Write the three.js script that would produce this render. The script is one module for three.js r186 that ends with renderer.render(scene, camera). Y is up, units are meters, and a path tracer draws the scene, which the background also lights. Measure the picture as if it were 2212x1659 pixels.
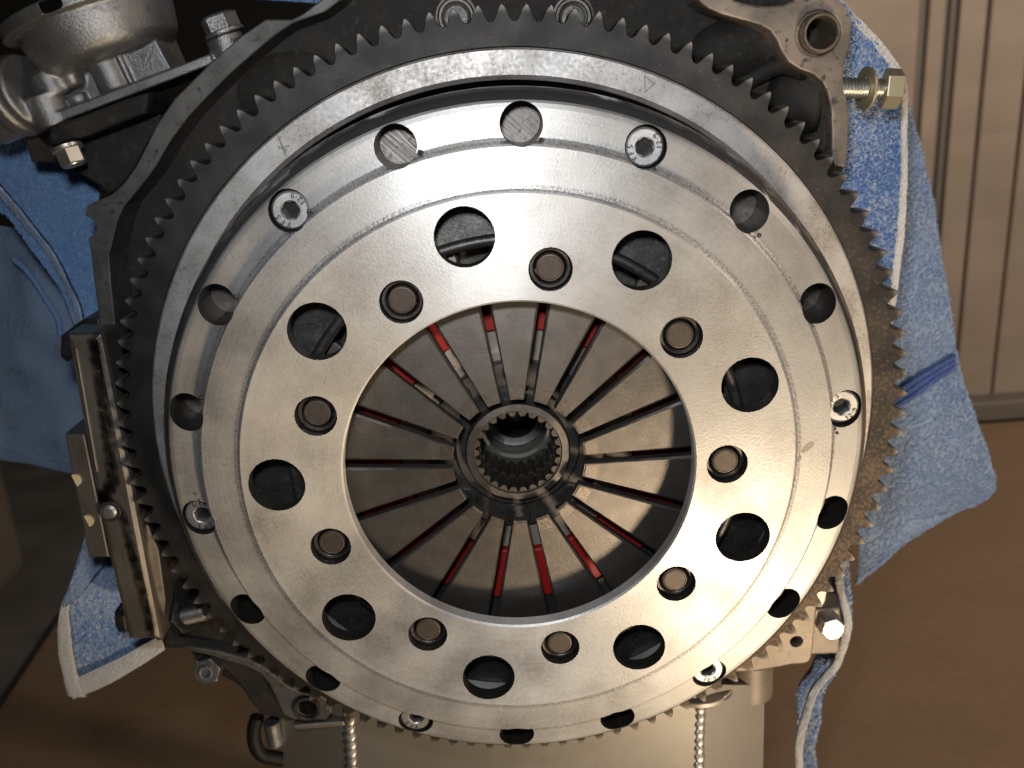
import * as THREE from 'three';
import { mergeGeometries, toCreasedNormals, mergeVertices } from 'three/addons/utils/BufferGeometryUtils.js';
import { ImprovedNoise } from 'three/addons/math/ImprovedNoise.js';
import { RoundedBoxGeometry } from 'three/addons/geometries/RoundedBoxGeometry.js';
import { FontLoader } from 'three/addons/loaders/FontLoader.js';
import { TextGeometry } from 'three/addons/geometries/TextGeometry.js';
import { RectAreaLightUniformsLib } from 'three/addons/lights/RectAreaLightUniformsLib.js';
import { MarchingCubes } from 'three/addons/objects/MarchingCubes.js';
import { Brush, Evaluator, SUBTRACTION } from 'three-bvh-csg';

// ---------------------------------------------------------------- camera, light, exposure
const scene = new THREE.Scene();
const camera = new THREE.PerspectiveCamera(46.33, 4 / 3, 0.02, 20);
const FWD = new THREE.Vector3(0.00374742, -0.31641358, -0.94861394);
camera.position.set(-0.00142147, 0.11666565, 0.25976688);
camera.up.set(0.07234552, 0.94622061, -0.31532948);
camera.lookAt(camera.position.clone().add(FWD));
camera.updateMatrixWorld(true);
camera.focus = 0.285;
camera.userData.fStop = 17;
const renderer = new THREE.WebGLRenderer({ antialias: true });
renderer.setSize(1024, 768);
renderer.toneMapping = THREE.LinearToneMapping;
renderer.toneMappingExposure = 1.06;
renderer.shadowMap.enabled = true;
scene.background = new THREE.Color().setRGB(0.014, 0.014, 0.015);

RectAreaLightUniformsLib.init();
function spot(color, intensity, p, to, angle, penumbra, radius) {
  const l = new THREE.SpotLight(color, intensity, 0, angle, penumbra, 2);
  l.position.set(...p); l.target.position.set(...to); l.shadow.radius = radius; l.castShadow = true;
  scene.add(l, l.target); return l;
}
// the camera's flash, left of and above the lens
spot(new THREE.Color().setRGB(0.975, 0.99, 1), 0.178, [-0.013, 0.160, 0.25], [0.02, 0.04, -0.1], 0.86, 0.9, 0.6);
// a warm work lamp low down on the right
spot(new THREE.Color().setRGB(1, 0.78, 0.52), 0.56, [0.205, -0.285, 0.345], [0.09, 0.0, -0.1], 0.8, 0.8, 2.0);
// the lit doorway on the right, a broad warm light
const doorway = new THREE.RectAreaLight(new THREE.Color().setRGB(1, 0.82, 0.64), 0.24, 0.5, 0.5);
doorway.position.set(0.58, -0.10, 0.52); doorway.lookAt(0.06, -0.02, -0.03); scene.add(doorway);
// the garage's own warm lamp, on the right, which lights the door and the floor
spot(new THREE.Color().setRGB(1, 0.81, 0.63), 3.6, [1.5, 0.75, 0.35], [0.75, -0.25, -1.0], 0.95, 0.9, 3);

// ---------------------------------------------------------------- helpers
let seed = 12345;
const rnd = () => ((seed = (seed * 1664525 + 1013904223) >>> 0) / 4294967296);
const rr = (a, b) => a + (b - a) * rnd();
const noise = new ImprovedNoise();
const N3 = (x, y, z = 0) => noise.noise(x, y, z);
const fbm = (x, y, z = 0, o = 4) => { let s = 0, a = 0.5; for (let i = 0; i < o; i++) { s += a * N3(x, y, z + i * 7.3); x *= 2.03; y *= 2.03; a *= 0.5; } return s; };
const clamp = (x, a = 0, b = 1) => Math.min(b, Math.max(a, x));
const sstep = (a, b, x) => { const t = clamp((x - a) / (b - a)); return t * t * (3 - 2 * t); };
const RAD = Math.PI / 180;

const used = new Map();
function numbered(n) { const k = used.get(n) ?? 0; used.set(n, k + 1); return k ? n + '_' + String(k).padStart(3, '0') : n; }
function tag(o, label, category, group) { o.userData.label = label; o.userData.category = category; if (group) o.userData.group = group; return o; }
function thing(name, label, category, p = [0, 0, 0], group) {
  const g = new THREE.Group(); g.name = numbered(name); g.position.set(...p); scene.add(g); return tag(g, label, category, group);
}
function mesh(name, geo, mat, parent) {
  const m = new THREE.Mesh(Array.isArray(geo) ? merge(geo) : geo, mat); m.name = parent ? name : numbered(name);
  m.castShadow = m.receiveShadow = true; (parent ?? scene).add(m); return m;
}
function part(name, geo, mat, parent, label) {           // geometry given in world axes, parent at its base
  const m = mesh(name, geo, mat, parent);
  parent.updateWorldMatrix(true, false);
  m.geometry.applyMatrix4(parent.matrixWorld.clone().invert());
  if (label) m.userData.label = label;
  return m;
}
function merge(list) {
  return mergeGeometries(list.map((g) => { g = g.index ? g.toNonIndexed() : g; for (const k of Object.keys(g.attributes)) if (!['position', 'normal', 'uv'].includes(k)) g.deleteAttribute(k); if (!g.attributes.uv) g.setAttribute('uv', new THREE.BufferAttribute(new Float32Array(g.attributes.position.count * 2), 2)); return g; }));
}
// uv in metres by the dominant axis of each face
function boxUV(g) {
  g = g.index ? g.toNonIndexed() : g; const p = g.attributes.position, uv = new Float32Array(p.count * 2), a = new THREE.Vector3(), b = new THREE.Vector3(), c = new THREE.Vector3();
  for (let i = 0; i < p.count; i += 3) {
    a.fromBufferAttribute(p, i); b.fromBufferAttribute(p, i + 1); c.fromBufferAttribute(p, i + 2);
    const n = b.clone().sub(a).cross(c.clone().sub(a)); const ax = Math.abs(n.x), ay = Math.abs(n.y), az = Math.abs(n.z);
    [a, b, c].forEach((v, k) => { const q = az >= ax && az >= ay ? [v.x, v.y] : ax >= ay ? [v.z, v.y] : [v.x, v.z]; uv[(i + k) * 2] = q[0]; uv[(i + k) * 2 + 1] = q[1]; });
  }
  g.setAttribute('uv', new THREE.BufferAttribute(uv, 2)); return g;
}
// a point of the plane z = const that the photograph shows at (x, y) of its 2212-wide print
const INV = camera.projectionMatrixInverse;
camera.aspect = 4 / 3; camera.updateProjectionMatrix();
function at(x, y, z) {
  const v = new THREE.Vector3(x / 1106 - 1, 1 - y / 829.5, 0.5).unproject(camera).sub(camera.position);
  return camera.position.clone().addScaledVector(v, (z - camera.position.z) / v.z);
}
function atY(x, y, h) { const v = new THREE.Vector3(x / 1106 - 1, 1 - y / 829.5, 0.5).unproject(camera).sub(camera.position); return camera.position.clone().addScaledVector(v, (h - camera.position.y) / v.y); }
const r1 = (c, r) => (l) => l.map(([x, y]) => [c * 737.33 + x / 3, r * 553 + y / 3]);
const [R1, R2, R3, R4, R5, R6, R7, R8, R9] = [0, 1, 2].flatMap((r) => [0, 1, 2].map((c) => r1(c, r)));
function smoothPts(pts, n = 4) {
  const c = new THREE.CatmullRomCurve3(pts.map((p) => new THREE.Vector3(p.x, p.y, 0)), true, 'centripetal');
  return c.getPoints(pts.length * n).slice(0, -1).map((p) => new THREE.Vector2(p.x, p.y));
}
function plateGeo(px, z, thick, { smooth = 0, holes = [], bevel = 0.0006, tilt } = {}) {
  let pts = px.map(([x, y]) => at(x, y, z)).map((v) => new THREE.Vector2(v.x, v.y));
  if (smooth) pts = smoothPts(pts, smooth);
  const s = new THREE.Shape(pts);
  for (const [hx, hy, r] of holes) { const c = at(hx, hy, z), h = new THREE.Path(); h.absarc(c.x, c.y, r, 0, Math.PI * 2, true); s.holes.push(h); }
  const g = new THREE.ExtrudeGeometry(s, { depth: thick - 2 * bevel, bevelEnabled: bevel > 0, bevelSize: bevel, bevelThickness: bevel, bevelOffset: -bevel, bevelSegments: 2, curveSegments: 32 });
  g.translate(0, 0, z - thick + bevel);
  return g;
}
function lathe(profile, seg = 128, crease = 0.5) {   // profile [r, z] in mm, axis along z, closed
  let area = 0; profile.forEach((a, i) => { const b = profile[(i + 1) % profile.length]; area += a[0] * b[1] - b[0] * a[1]; });
  const loop = area > 0 ? profile : [...profile].reverse();
  const p = [...loop, loop[0]].map(([r, z]) => new THREE.Vector2(r / 1000, z / 1000));
  const g = new THREE.LatheGeometry(p, seg); g.rotateX(Math.PI / 2);
  return toCreasedNormals(g, crease);
}
function latheOpen(profile, seg = 48, crease = 0.5) { const g = new THREE.LatheGeometry(profile.map(([r, z]) => new THREE.Vector2(Math.max(r, 1e-4) / 1000, z / 1000)), seg); g.rotateX(Math.PI / 2); return toCreasedNormals(g, crease); }
function cyl(r, z0, z1, x, y, seg = 48) { const g = new THREE.CylinderGeometry(r, r, z1 - z0, seg); g.rotateX(Math.PI / 2); g.translate(x, y, (z0 + z1) / 2); return g; }
function hexHead(af, h, ch = 0.0005) {                // hexagonal head, axis along +z, base at 0
  const R = af / 2 / Math.cos(Math.PI / 6), s = new THREE.Shape();
  for (let i = 0; i < 6; i++) s[i ? 'lineTo' : 'moveTo'](R * Math.cos(i * Math.PI / 3), R * Math.sin(i * Math.PI / 3));
  s.closePath();
  const g = new THREE.ExtrudeGeometry(s, { depth: h - ch, bevelEnabled: true, bevelSize: ch, bevelThickness: ch, bevelOffset: -ch, bevelSegments: 2 });
  const top = new THREE.CylinderGeometry(af / 2 * 0.93, af / 2 * 0.97, 0.0003, 32); top.rotateX(Math.PI / 2); top.translate(0, 0, h + 0.00015);
  return merge([g, top]);
}
function threadGeo(r, len, pitch, seg = 40) {         // ridged shank along +z from 0
  const prof = [[0, 0]]; const n = Math.round(len / pitch);
  for (let i = 0; i < n; i++) { prof.push([r * 0.86, i * pitch + pitch * 0.1], [r, i * pitch + pitch * 0.45], [r, i * pitch + pitch * 0.6], [r * 0.86, i * pitch + pitch * 0.95]); }
  prof.push([r * 0.7, n * pitch + 0.0006], [0, n * pitch + 0.0006]);
  const g = new THREE.LatheGeometry(prof.map(([a, b]) => new THREE.Vector2(Math.max(a, 1e-5), b)), seg); g.rotateX(Math.PI / 2); return toCreasedNormals(g, 0.4);
}
function aim(g, from, dir) { const q = new THREE.Quaternion().setFromUnitVectors(new THREE.Vector3(0, 0, 1), dir.clone().normalize()); return g.applyQuaternion(q).translate(from.x, from.y, from.z); }
const evaluator = new Evaluator(); evaluator.attributes = ['position', 'normal']; evaluator.useGroups = false;
const big = (g, k = 1000) => g.scale(k, k, k);
function cutSplit(a, b) {                              // the outside and the cut faces as two geometries
  evaluator.useGroups = true; big(a); big(b);
  const A = new Brush(a, new THREE.MeshBasicMaterial()), B = new Brush(b, new THREE.MeshBasicMaterial()); A.updateMatrixWorld(); B.updateMatrixWorld();
  const r = evaluator.evaluate(A, B, SUBTRACTION); evaluator.useGroups = false;
  const ms = Array.isArray(r.material) ? r.material : [r.material], g = r.geometry;
  const take = (m) => { const pos = [], nor = []; for (const gr of g.groups) if (ms[gr.materialIndex] === m) for (let i = gr.start; i < gr.start + gr.count; i++) { const q = g.index ? g.index.getX(i) : i; pos.push(g.attributes.position.getX(q), g.attributes.position.getY(q), g.attributes.position.getZ(q)); nor.push(g.attributes.normal.getX(q), g.attributes.normal.getY(q), g.attributes.normal.getZ(q)); }
    const o = new THREE.BufferGeometry(); o.setAttribute('position', new THREE.BufferAttribute(new Float32Array(pos), 3)); o.setAttribute('normal', new THREE.BufferAttribute(new Float32Array(nor), 3)); return big(o, 0.001); };
  return [take(A.material), take(B.material)];
}
function cut(a, b) {
  big(a); big(b);
  const A = new Brush(a), B = new Brush(b); A.updateMatrixWorld(); B.updateMatrixWorld();
  const r = evaluator.evaluate(A, B, SUBTRACTION).geometry; r.clearGroups(); return big(r, 0.001);
}
// polar uv (for the brushing) and planar uv1 (for the maps) about the z axis
function discUV(g, span) {
  g = g.index ? g.toNonIndexed() : g; const p = g.attributes.position, uv = new Float32Array(p.count * 2), uv1 = new Float32Array(p.count * 2);
  for (let i = 0; i < p.count; i += 3) {
    let a0 = 0;
    for (let k = 0; k < 3; k++) {
      const x = p.getX(i + k), y = p.getY(i + k), z = p.getZ(i + k); let a = Math.atan2(y, x) / (2 * Math.PI);
      if (k === 0) a0 = a; else { if (a - a0 > 0.5) a -= 1; if (a - a0 < -0.5) a += 1; }
      uv[(i + k) * 2] = a * 6.28; uv[(i + k) * 2 + 1] = Math.hypot(x, y) * 10 + z * 3;
      uv1[(i + k) * 2] = x / span + 0.5; uv1[(i + k) * 2 + 1] = y / span + 0.5;
    }
  }
  g.setAttribute('uv', new THREE.BufferAttribute(uv, 2)); g.setAttribute('uv1', new THREE.BufferAttribute(uv1, 2)); return g;
}

// ---------------------------------------------------------------- textures and materials
function dtex(w, h, fn, { srgb = false, repeat, channel = 0 } = {}) {
  const d = new Uint8Array(w * h * 4);
  for (let y = 0; y < h; y++) for (let x = 0; x < w; x++) { const c = fn(x / w, y / h, x, y), o = (y * w + x) * 4; if (typeof c === 'number') d[o] = d[o + 1] = d[o + 2] = clamp(c) * 255; else for (let k = 0; k < 3; k++) d[o + k] = clamp(c[k]) * 255; d[o + 3] = 255; }
  const t = new THREE.DataTexture(d, w, h); t.magFilter = THREE.LinearFilter; t.minFilter = THREE.LinearFilter; t.wrapS = t.wrapT = THREE.RepeatWrapping; t.channel = channel;
  if (srgb) t.colorSpace = THREE.SRGBColorSpace; if (repeat) t.repeat.set(repeat, repeat); t.needsUpdate = true; return t;
}
const toS = (l) => (l <= 0.0031308 ? l * 12.92 : 1.055 * Math.pow(l, 1 / 2.4) - 0.055);
const S3 = (a) => a.map(toS);
const mix3 = (a, b, t) => a.map((v, i) => v + (b[i] - v) * t);
// scratch layer drawn on a canvas: red = dark marks, green = bright marks
function scratches(size, draw) {
  const c = document.createElement('canvas'); c.width = c.height = size; const g = c.getContext('2d'); g.fillStyle = '#000'; g.fillRect(0, 0, size, size); g.lineCap = 'round';
  draw(g, size); return g.getImageData(0, 0, size, size).data;
}
const CS = 1600, SPAN = 0.24;                        // cover maps: 1600 px over 240 mm
const mm = (x) => (x / 240 + 0.5) * CS, mmY = (y) => (0.5 - y / 240) * CS;
const coverScr = scratches(CS, (g) => {
  g.strokeStyle = 'rgba(255,0,0,.6)';
  for (let i = 0; i < 260; i++) { const a = rr(0, 6.28), r = rr(57, 111), x = r * Math.cos(a), y = r * Math.sin(a), b = rnd() < 0.5 ? a + 1.57 + rr(-0.5, 0.5) : rr(0, 6.28), l = rr(0.4, 3.2); g.strokeStyle = rnd() < 0.55 ? `rgba(255,0,0,${rr(0.15, 0.6)})` : `rgba(0,255,0,${rr(0.15, 0.6)})`; g.lineWidth = rr(0.6, 1.6); g.beginPath(); g.moveTo(mm(x), mmY(y)); g.lineTo(mm(x + l * Math.cos(b)), mmY(y + l * Math.sin(b))); g.stroke(); }
  for (let i = 0; i < 500; i++) { const a = rr(0, 6.28), r = rr(57, 111); g.fillStyle = `rgba(255,0,0,${rr(0.2, 0.7)})`; g.beginPath(); g.arc(mm(r * Math.cos(a)), mmY(r * Math.sin(a)), rr(0.5, 1.5), 0, 7); g.fill(); }
  // the brown stain on the right and rub marks near the inner rim
  const st = at(1742, 962, -0.003).multiplyScalar(1000), st2 = at(1722, 985, -0.003).multiplyScalar(1000);
  g.fillStyle = 'rgba(255,0,0,.55)';
  g.beginPath(); g.ellipse(mm(st.x), mmY(st.y), 17, 8, -0.6, 0, 7); g.fill(); g.beginPath(); g.ellipse(mm(st2.x), mmY(st2.y), 7, 5, -0.6, 0, 7); g.fill();
});
const pick = (d, size, u, v, k) => d[((Math.min(size - 1, Math.floor((1 - v) * size)) * size) + Math.min(size - 1, Math.floor(u * size))) * 4 + k] / 255;
const grooveNoise = Array.from({ length: 4096 }, () => rnd());
const coverMap = dtex(CS, CS, (u, v) => {
  const x = (u - 0.5) * 240, y = (v - 0.5) * 240, r = Math.hypot(x, y);
  let n = fbm(x * 0.06, y * 0.06, 1.5, 4), m = fbm(x * 0.5, y * 0.5, 4.1, 3), f = N3(x * 2.1, y * 2.1, 9);
  let c = mix3([0.66, 0.663, 0.67], [0.56, 0.545, 0.53], clamp(0.42 + n * 1.1));
  const g = (grooveNoise[Math.floor(r * 17) & 4095] - 0.5) * 0.05;
  let k = 1 + m * 0.07 + f * 0.03 + g + (rnd() - 0.5) * 0.05;
  const band = sstep(99.9, 100.5, r) * (1 - sstep(102.2, 102.7, r)) + sstep(87.5, 87.9, r) * (1 - sstep(89.3, 89.8, r));   // unmachined casting skin
  if (band > 0) { const q = fbm(x * 1.6, y * 1.6, 3, 4); k *= 1 - band * clamp(0.17 + q * 1.0, 0.0, 0.7); }
  const dk = pick(coverScr, CS, u, v, 0), lt = pick(coverScr, CS, u, v, 1);
  c = c.map((q) => q * k); c = mix3(c, [0.11, 0.085, 0.07], dk * 0.75); c = mix3(c, [0.85, 0.84, 0.82], lt * 0.5);
  return S3(c);
}, { srgb: true, channel: 1 });
const coverRough = dtex(1024, 1024, (u, v) => {
  const x = (u - 0.5) * 240, y = (v - 0.5) * 240, r = Math.hypot(x, y);
  return 0.52 + 0.2 * fbm(x * 0.05, y * 0.05, 12, 3) + 0.06 * fbm(x * 0.7, y * 0.7, 5, 2) + (grooveNoise[Math.floor(r * 9) & 4095] - 0.5) * 0.06;
}, { channel: 1 });
const coverBump = dtex(CS, CS, (u, v) => {
  const x = (u - 0.5) * 240, y = (v - 0.5) * 240, r = Math.hypot(x, y);
  const band = sstep(100.0, 100.5, r) * (1 - sstep(102.2, 102.6, r)) + sstep(87.5, 87.9, r) * (1 - sstep(89.3, 89.8, r));
  return 0.5 + (grooveNoise[Math.floor(r * 13) & 4095] - 0.5) * 0.06 + (rnd() - 0.5) * 0.05 + 0.05 * N3(x * 1.3, y * 1.3, 2) + band * 0.3 * fbm(x * 1.0, y * 1.0, 3, 3) - pick(coverScr, CS, u, v, 0) * 0.15;
}, { channel: 1 });
const M = {};
M.cover = new THREE.MeshPhysicalMaterial({ map: coverMap, roughness: 1, roughnessMap: coverRough, metalness: 0.9, bumpMap: coverBump, bumpScale: 0.00018, anisotropy: 0.6, anisotropyRotation: Math.PI / 2 });

// flywheel maps: 300 mm
const FS = 1536;
const fm = (x) => (x / 300 + 0.5) * FS, fmY = (y) => (0.5 - y / 300) * FS;
const flyScr = scratches(FS, (g) => {
  for (let i = 0; i < 160; i++) { const a = rr(0, 6.28), r = rr(119.5, 127), x = r * Math.cos(a), y = r * Math.sin(a), b = rr(0, 6.28), l = rr(0.4, 2.5); g.strokeStyle = rnd() < 0.5 ? `rgba(255,0,0,${rr(0.2, 0.6)})` : `rgba(0,255,0,${rr(0.2, 0.6)})`; g.lineWidth = rr(0.6, 1.4); g.beginPath(); g.moveTo(fm(x), fmY(y)); g.lineTo(fm(x + l * Math.cos(b)), fmY(y + l * Math.sin(b))); g.stroke(); }
  const line = (l, w = 1.6) => { g.strokeStyle = 'rgba(255,0,0,.9)'; g.lineWidth = w; g.beginPath(); l.forEach(([x, y], i) => { const p = at(x, y, -0.0385).multiplyScalar(1000); g[i ? 'lineTo' : 'moveTo'](fm(p.x), fmY(p.y)); }); g.stroke(); };
  line([[1393, 165], [1394, 200], [1413, 182], [1395, 166]]);                                     // scribed triangle
  line([[600, 294], [617, 330]]); line([[603, 322], [625, 316]]); line([[605, 310], [618, 338]]); line([[598, 316], [620, 326]]);
});
const flyMap = dtex(FS, FS, (u, v) => {
  const x = (u - 0.5) * 300, y = (v - 0.5) * 300, n = fbm(x * 0.07, y * 0.07, 21, 4), s = fbm(x * 1.7 + 5, y * 1.7, 3.37, 4);
  let c = mix3([0.56, 0.55, 0.545], [0.40, 0.38, 0.36], clamp(0.5 + n * 1.7));
  const sp = sstep(0.08, 0.36, s + n * 0.5); c = mix3(c, [0.17, 0.145, 0.125], sp * 0.5);
  c = c.map((q) => q * (1 + (rnd() - 0.5) * 0.1));
  c = mix3(c, [0.05, 0.04, 0.035], pick(flyScr, FS, u, v, 0) * 0.7); c = mix3(c, [0.8, 0.8, 0.8], pick(flyScr, FS, u, v, 1) * 0.4);
  return S3(c);
}, { srgb: true, channel: 1 });
const flyRough = dtex(768, 768, (u, v) => { const x = (u - 0.5) * 300, y = (v - 0.5) * 300; return 0.58 + 0.2 * fbm(x * 0.06, y * 0.06, 31, 3) + 0.2 * fbm(x * 0.8, y * 0.8, 8, 2); }, { channel: 1 });
M.fly = new THREE.MeshPhysicalMaterial({ map: flyMap, roughness: 1, roughnessMap: flyRough, metalness: 0.85 });
const gearMap = dtex(FS, FS, (u, v) => {
  const x = (u - 0.5) * 300, y = (v - 0.5) * 300, n = fbm(x * 0.09, y * 0.09, 41, 4), s = fbm(x * 0.7, y * 0.7, 13, 3);
  let c = mix3([0.036, 0.035, 0.035], [0.065, 0.062, 0.06], clamp(0.4 + n * 1.6));
  const rust = sstep(-0.1, 0.35, s + 0.35 * n + clamp((x - y) / 260) * 0.55 - 0.3); c = mix3(c, [0.17, 0.11, 0.065], rust * 0.6);
  const r = Math.hypot(x, y); c = mix3(c, [0.3, 0.28, 0.26], sstep(137.6, 140.2, r) * 0.8);        // teeth worn bright at the tips
  c = c.map((q) => q * (1 + (rnd() - 0.5) * 0.25));
  return S3(c);
}, { srgb: true, channel: 1 });
const grain = dtex(512, 512, (u, v, x, y) => 0.5 + 0.35 * fbm(u * 32, v * 32, 2, 3) + (rnd() - 0.5) * 0.35, { repeat: 30 });
M.gear = new THREE.MeshStandardMaterial({ map: gearMap, roughness: 0.5, metalness: 0.75, bumpMap: Object.assign(grain.clone(), { channel: 1 }), bumpScale: 0.00008 });
// general mottled metals, uv in metres
const gmap = (a, b, c, f = 24, seedz = 1, rep = 12) => dtex(512, 512, (u, v) => { const w = (k) => fbm(u * f * k, v * f * k, seedz, 4); const n = w(0.25), s = w(1); let q = mix3(a, b, clamp(0.5 + n * 1.8)); q = mix3(q, c, sstep(0.12, 0.4, s)); return S3(q.map((t) => t * (1 + (rnd() - 0.5) * 0.14))); }, { srgb: true, repeat: rep });
const std = (o) => new THREE.MeshStandardMaterial(o);
M.spring = std({ map: gmap([0.165, 0.152, 0.142], [0.13, 0.12, 0.112], [0.135, 0.122, 0.112], 30, 3.3, 20), roughness: 0.46, metalness: 0.88, bumpMap: grain, bumpScale: 0.00007 });
M.worn = std({ map: gmap([0.185, 0.168, 0.153], [0.145, 0.127, 0.113], [0.115, 0.078, 0.055], 80, 5.3, 60), roughness: 0.40, metalness: 0.9, bumpMap: grain, bumpScale: 0.0001 });
M.darkSteel = std({ map: gmap([0.09, 0.088, 0.085], [0.05, 0.05, 0.05], [0.13, 0.12, 0.11], 30, 7, 20), roughness: 0.42, metalness: 0.75, bumpMap: grain, bumpScale: 0.00008 });
M.pinHead = std({ map: gmap([0.075, 0.066, 0.06], [0.10, 0.08, 0.066], [0.13, 0.08, 0.045], 40, 9.3, 50), roughness: 0.5, metalness: 0.6 });
M.black = std({ color: new THREE.Color().setRGB(0.012, 0.012, 0.012), roughness: 0.6, metalness: 0.2 });
M.hub = std({ map: gmap([0.13, 0.12, 0.11], [0.085, 0.08, 0.075], [0.2, 0.16, 0.12], 30, 11, 30), roughness: 0.4, metalness: 0.85, bumpMap: grain, bumpScale: 0.00006 });
M.hubRing = std({ map: gmap([0.125, 0.12, 0.115], [0.09, 0.085, 0.08], [0.18, 0.14, 0.105], 30, 12.3, 40), roughness: 0.46, metalness: 0.85, bumpMap: grain, bumpScale: 0.0001 });
M.discGrey = std({ map: gmap([0.33, 0.30, 0.27], [0.26, 0.23, 0.2], [0.2, 0.17, 0.14], 20, 13, 20), roughness: 0.55, metalness: 0.4 });
const seatBump = dtex(512, 512, (u, v, x, y) => 0.5 + 0.5 * N3((u + v) * 90, (u - v) * 6, 3), { repeat: 12 });
M.seat = std({ map: gmap([0.17, 0.16, 0.15], [0.12, 0.112, 0.105], [0.08, 0.072, 0.068], 20, 29.3, 30), roughness: 0.45, metalness: 0.8, bumpMap: seatBump, bumpScale: 0.0001 });
M.bore = std({ color: new THREE.Color().setRGB(0.10, 0.095, 0.09), roughness: 0.42, metalness: 0.85 });
M.polished = new THREE.MeshPhysicalMaterial({ color: new THREE.Color().setRGB(0.55, 0.545, 0.54), roughness: 0.24, metalness: 0.95 });
M.red = std({ color: new THREE.Color().setRGB(0.30, 0.008, 0.005), roughness: 0.5 });
M.zinc = std({ map: gmap([0.56, 0.565, 0.57], [0.45, 0.455, 0.46], [0.3, 0.3, 0.29], 30, 15.3, 60), roughness: 0.46, metalness: 0.9 });
M.brightZinc = std({ color: new THREE.Color().setRGB(0.66, 0.65, 0.62), roughness: 0.36, metalness: 0.95 });
M.yellowZinc = std({ color: new THREE.Color().setRGB(0.72, 0.64, 0.44), roughness: 0.4, metalness: 0.75 });
M.castIron = std({ map: gmap([0.032, 0.029, 0.027], [0.018, 0.017, 0.016], [0.05, 0.042, 0.036], 24, 17.3, 14), roughness: 0.62, metalness: 0.3, bumpMap: grain, bumpScale: 0.0003 });
M.castTan = std({ map: gmap([0.32, 0.27, 0.225], [0.25, 0.215, 0.185], [0.22, 0.185, 0.155], 20, 19.7, 14), roughness: 0.5, metalness: 0.45, bumpMap: grain, bumpScale: 0.00008 });
M.sleeve = std({ map: gmap([0.36, 0.31, 0.25], [0.26, 0.215, 0.17], [0.18, 0.13, 0.09], 30, 18.3, 40), roughness: 0.42, metalness: 0.8 });
M.castEdge = std({ map: gmap([0.34, 0.28, 0.235], [0.19, 0.165, 0.145], [0.085, 0.075, 0.068], 26, 19.3, 14), roughness: 0.5, metalness: 0.45, bumpMap: grain, bumpScale: 0.0001 });
M.castLip = std({ map: gmap([0.16, 0.155, 0.15], [0.10, 0.097, 0.094], [0.07, 0.06, 0.055], 26, 20, 14), roughness: 0.5, metalness: 0.5, bumpMap: grain, bumpScale: 0.0001 });
M.alu = std({ map: gmap([0.31, 0.31, 0.315], [0.26, 0.26, 0.265], [0.21, 0.21, 0.21], 20, 21.3, 14), roughness: 0.36, metalness: 0.8, bumpMap: grain, bumpScale: 0.0002 });
M.aluSheet = std({ map: gmap([0.40, 0.38, 0.355], [0.34, 0.32, 0.30], [0.37, 0.35, 0.325], 10, 23.3, 5), roughness: 0.45, metalness: 0.8, bumpMap: grain, bumpScale: 0.00005 });
M.weld = std({ color: new THREE.Color().setRGB(0.52, 0.50, 0.47), roughness: 0.4, metalness: 0.9 });
const millBump = dtex(256, 512, (u, v) => { const d = Math.abs(((v * 24 + 0.6 * (u - 0.5) * (u - 0.5) * 4) % 1) - 0.5); return 0.5 + 0.4 * Math.cos(d * 6.28) * (0.6 + 0.4 * N3(u * 6, v * 10)) + (rnd() - 0.5) * 0.1; }, { repeat: 40 });
M.milled = std({ map: gmap([0.26, 0.245, 0.225], [0.19, 0.18, 0.165], [0.10, 0.095, 0.09], 10, 25, 14), roughness: 0.36, metalness: 0.85, bumpMap: millBump, bumpScale: 0.00004 });
M.brass = std({ color: new THREE.Color().setRGB(0.86, 0.72, 0.46), roughness: 0.45, metalness: 0.3 });
M.socket = std({ color: new THREE.Color().setRGB(0.03, 0.029, 0.028), roughness: 0.4, metalness: 0.7 });
M.mark = std({ color: new THREE.Color().setRGB(0.05, 0.047, 0.043), roughness: 0.6, metalness: 0.5 });

// ---------------------------------------------------------------- the setting: floor, board, door
const FLOOR = -0.45;
const floorMap = dtex(512, 512, (u, v) => { const n = fbm(u * 8, v * 8, 51, 5); const k = 1 + n * 0.6 + (rnd() - 0.5) * 0.1; return S3([0.24 * k, 0.23 * k, 0.22 * k]); }, { srgb: true, repeat: 1.5 });
const floorG = new THREE.PlaneGeometry(8, 8); floorG.rotateX(-Math.PI / 2); floorG.translate(0, FLOOR, 0);
const floorM = mesh('floor', boxUV(floorG), std({ map: floorMap, roughness: 0.85 })); floorM.userData.kind = 'structure';
const boardMap = dtex(1024, 1024, (u, v) => { const n = fbm(u * 6, v * 10, 61, 5), s = fbm(u * 60, v * 90, 6, 3); const k = 1 + n * 0.16 + s * 0.14 + (rnd() - 0.5) * 0.12; return S3([0.39 * k, 0.27 * k, 0.175 * k]); }, { srgb: true, repeat: 1.2 });
{
  const a = atY(-40, 1655, FLOOR), b = atY(225, 1250, FLOOR), dir = b.clone().sub(a).normalize();
  const s = new THREE.Shape([[a.x - dir.x * 0.6, -(a.z - dir.z * 0.6)], [2.2, -(a.z + 0.6)], [2.2, 1.04], [b.x + dir.x * 0.55, 1.04]].map(([x, y]) => new THREE.Vector2(x, y)));
  const g = new THREE.ExtrudeGeometry(s, { depth: 0.008, bevelEnabled: false }); g.rotateX(-Math.PI / 2); g.translate(0, FLOOR + 0.003, 0);
  tag(mesh('floor_board', boxUV(g), std({ map: boardMap, roughness: 0.7 })), 'large brown wooden sheet lying on the grey floor below the engine', 'board');
}
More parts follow.
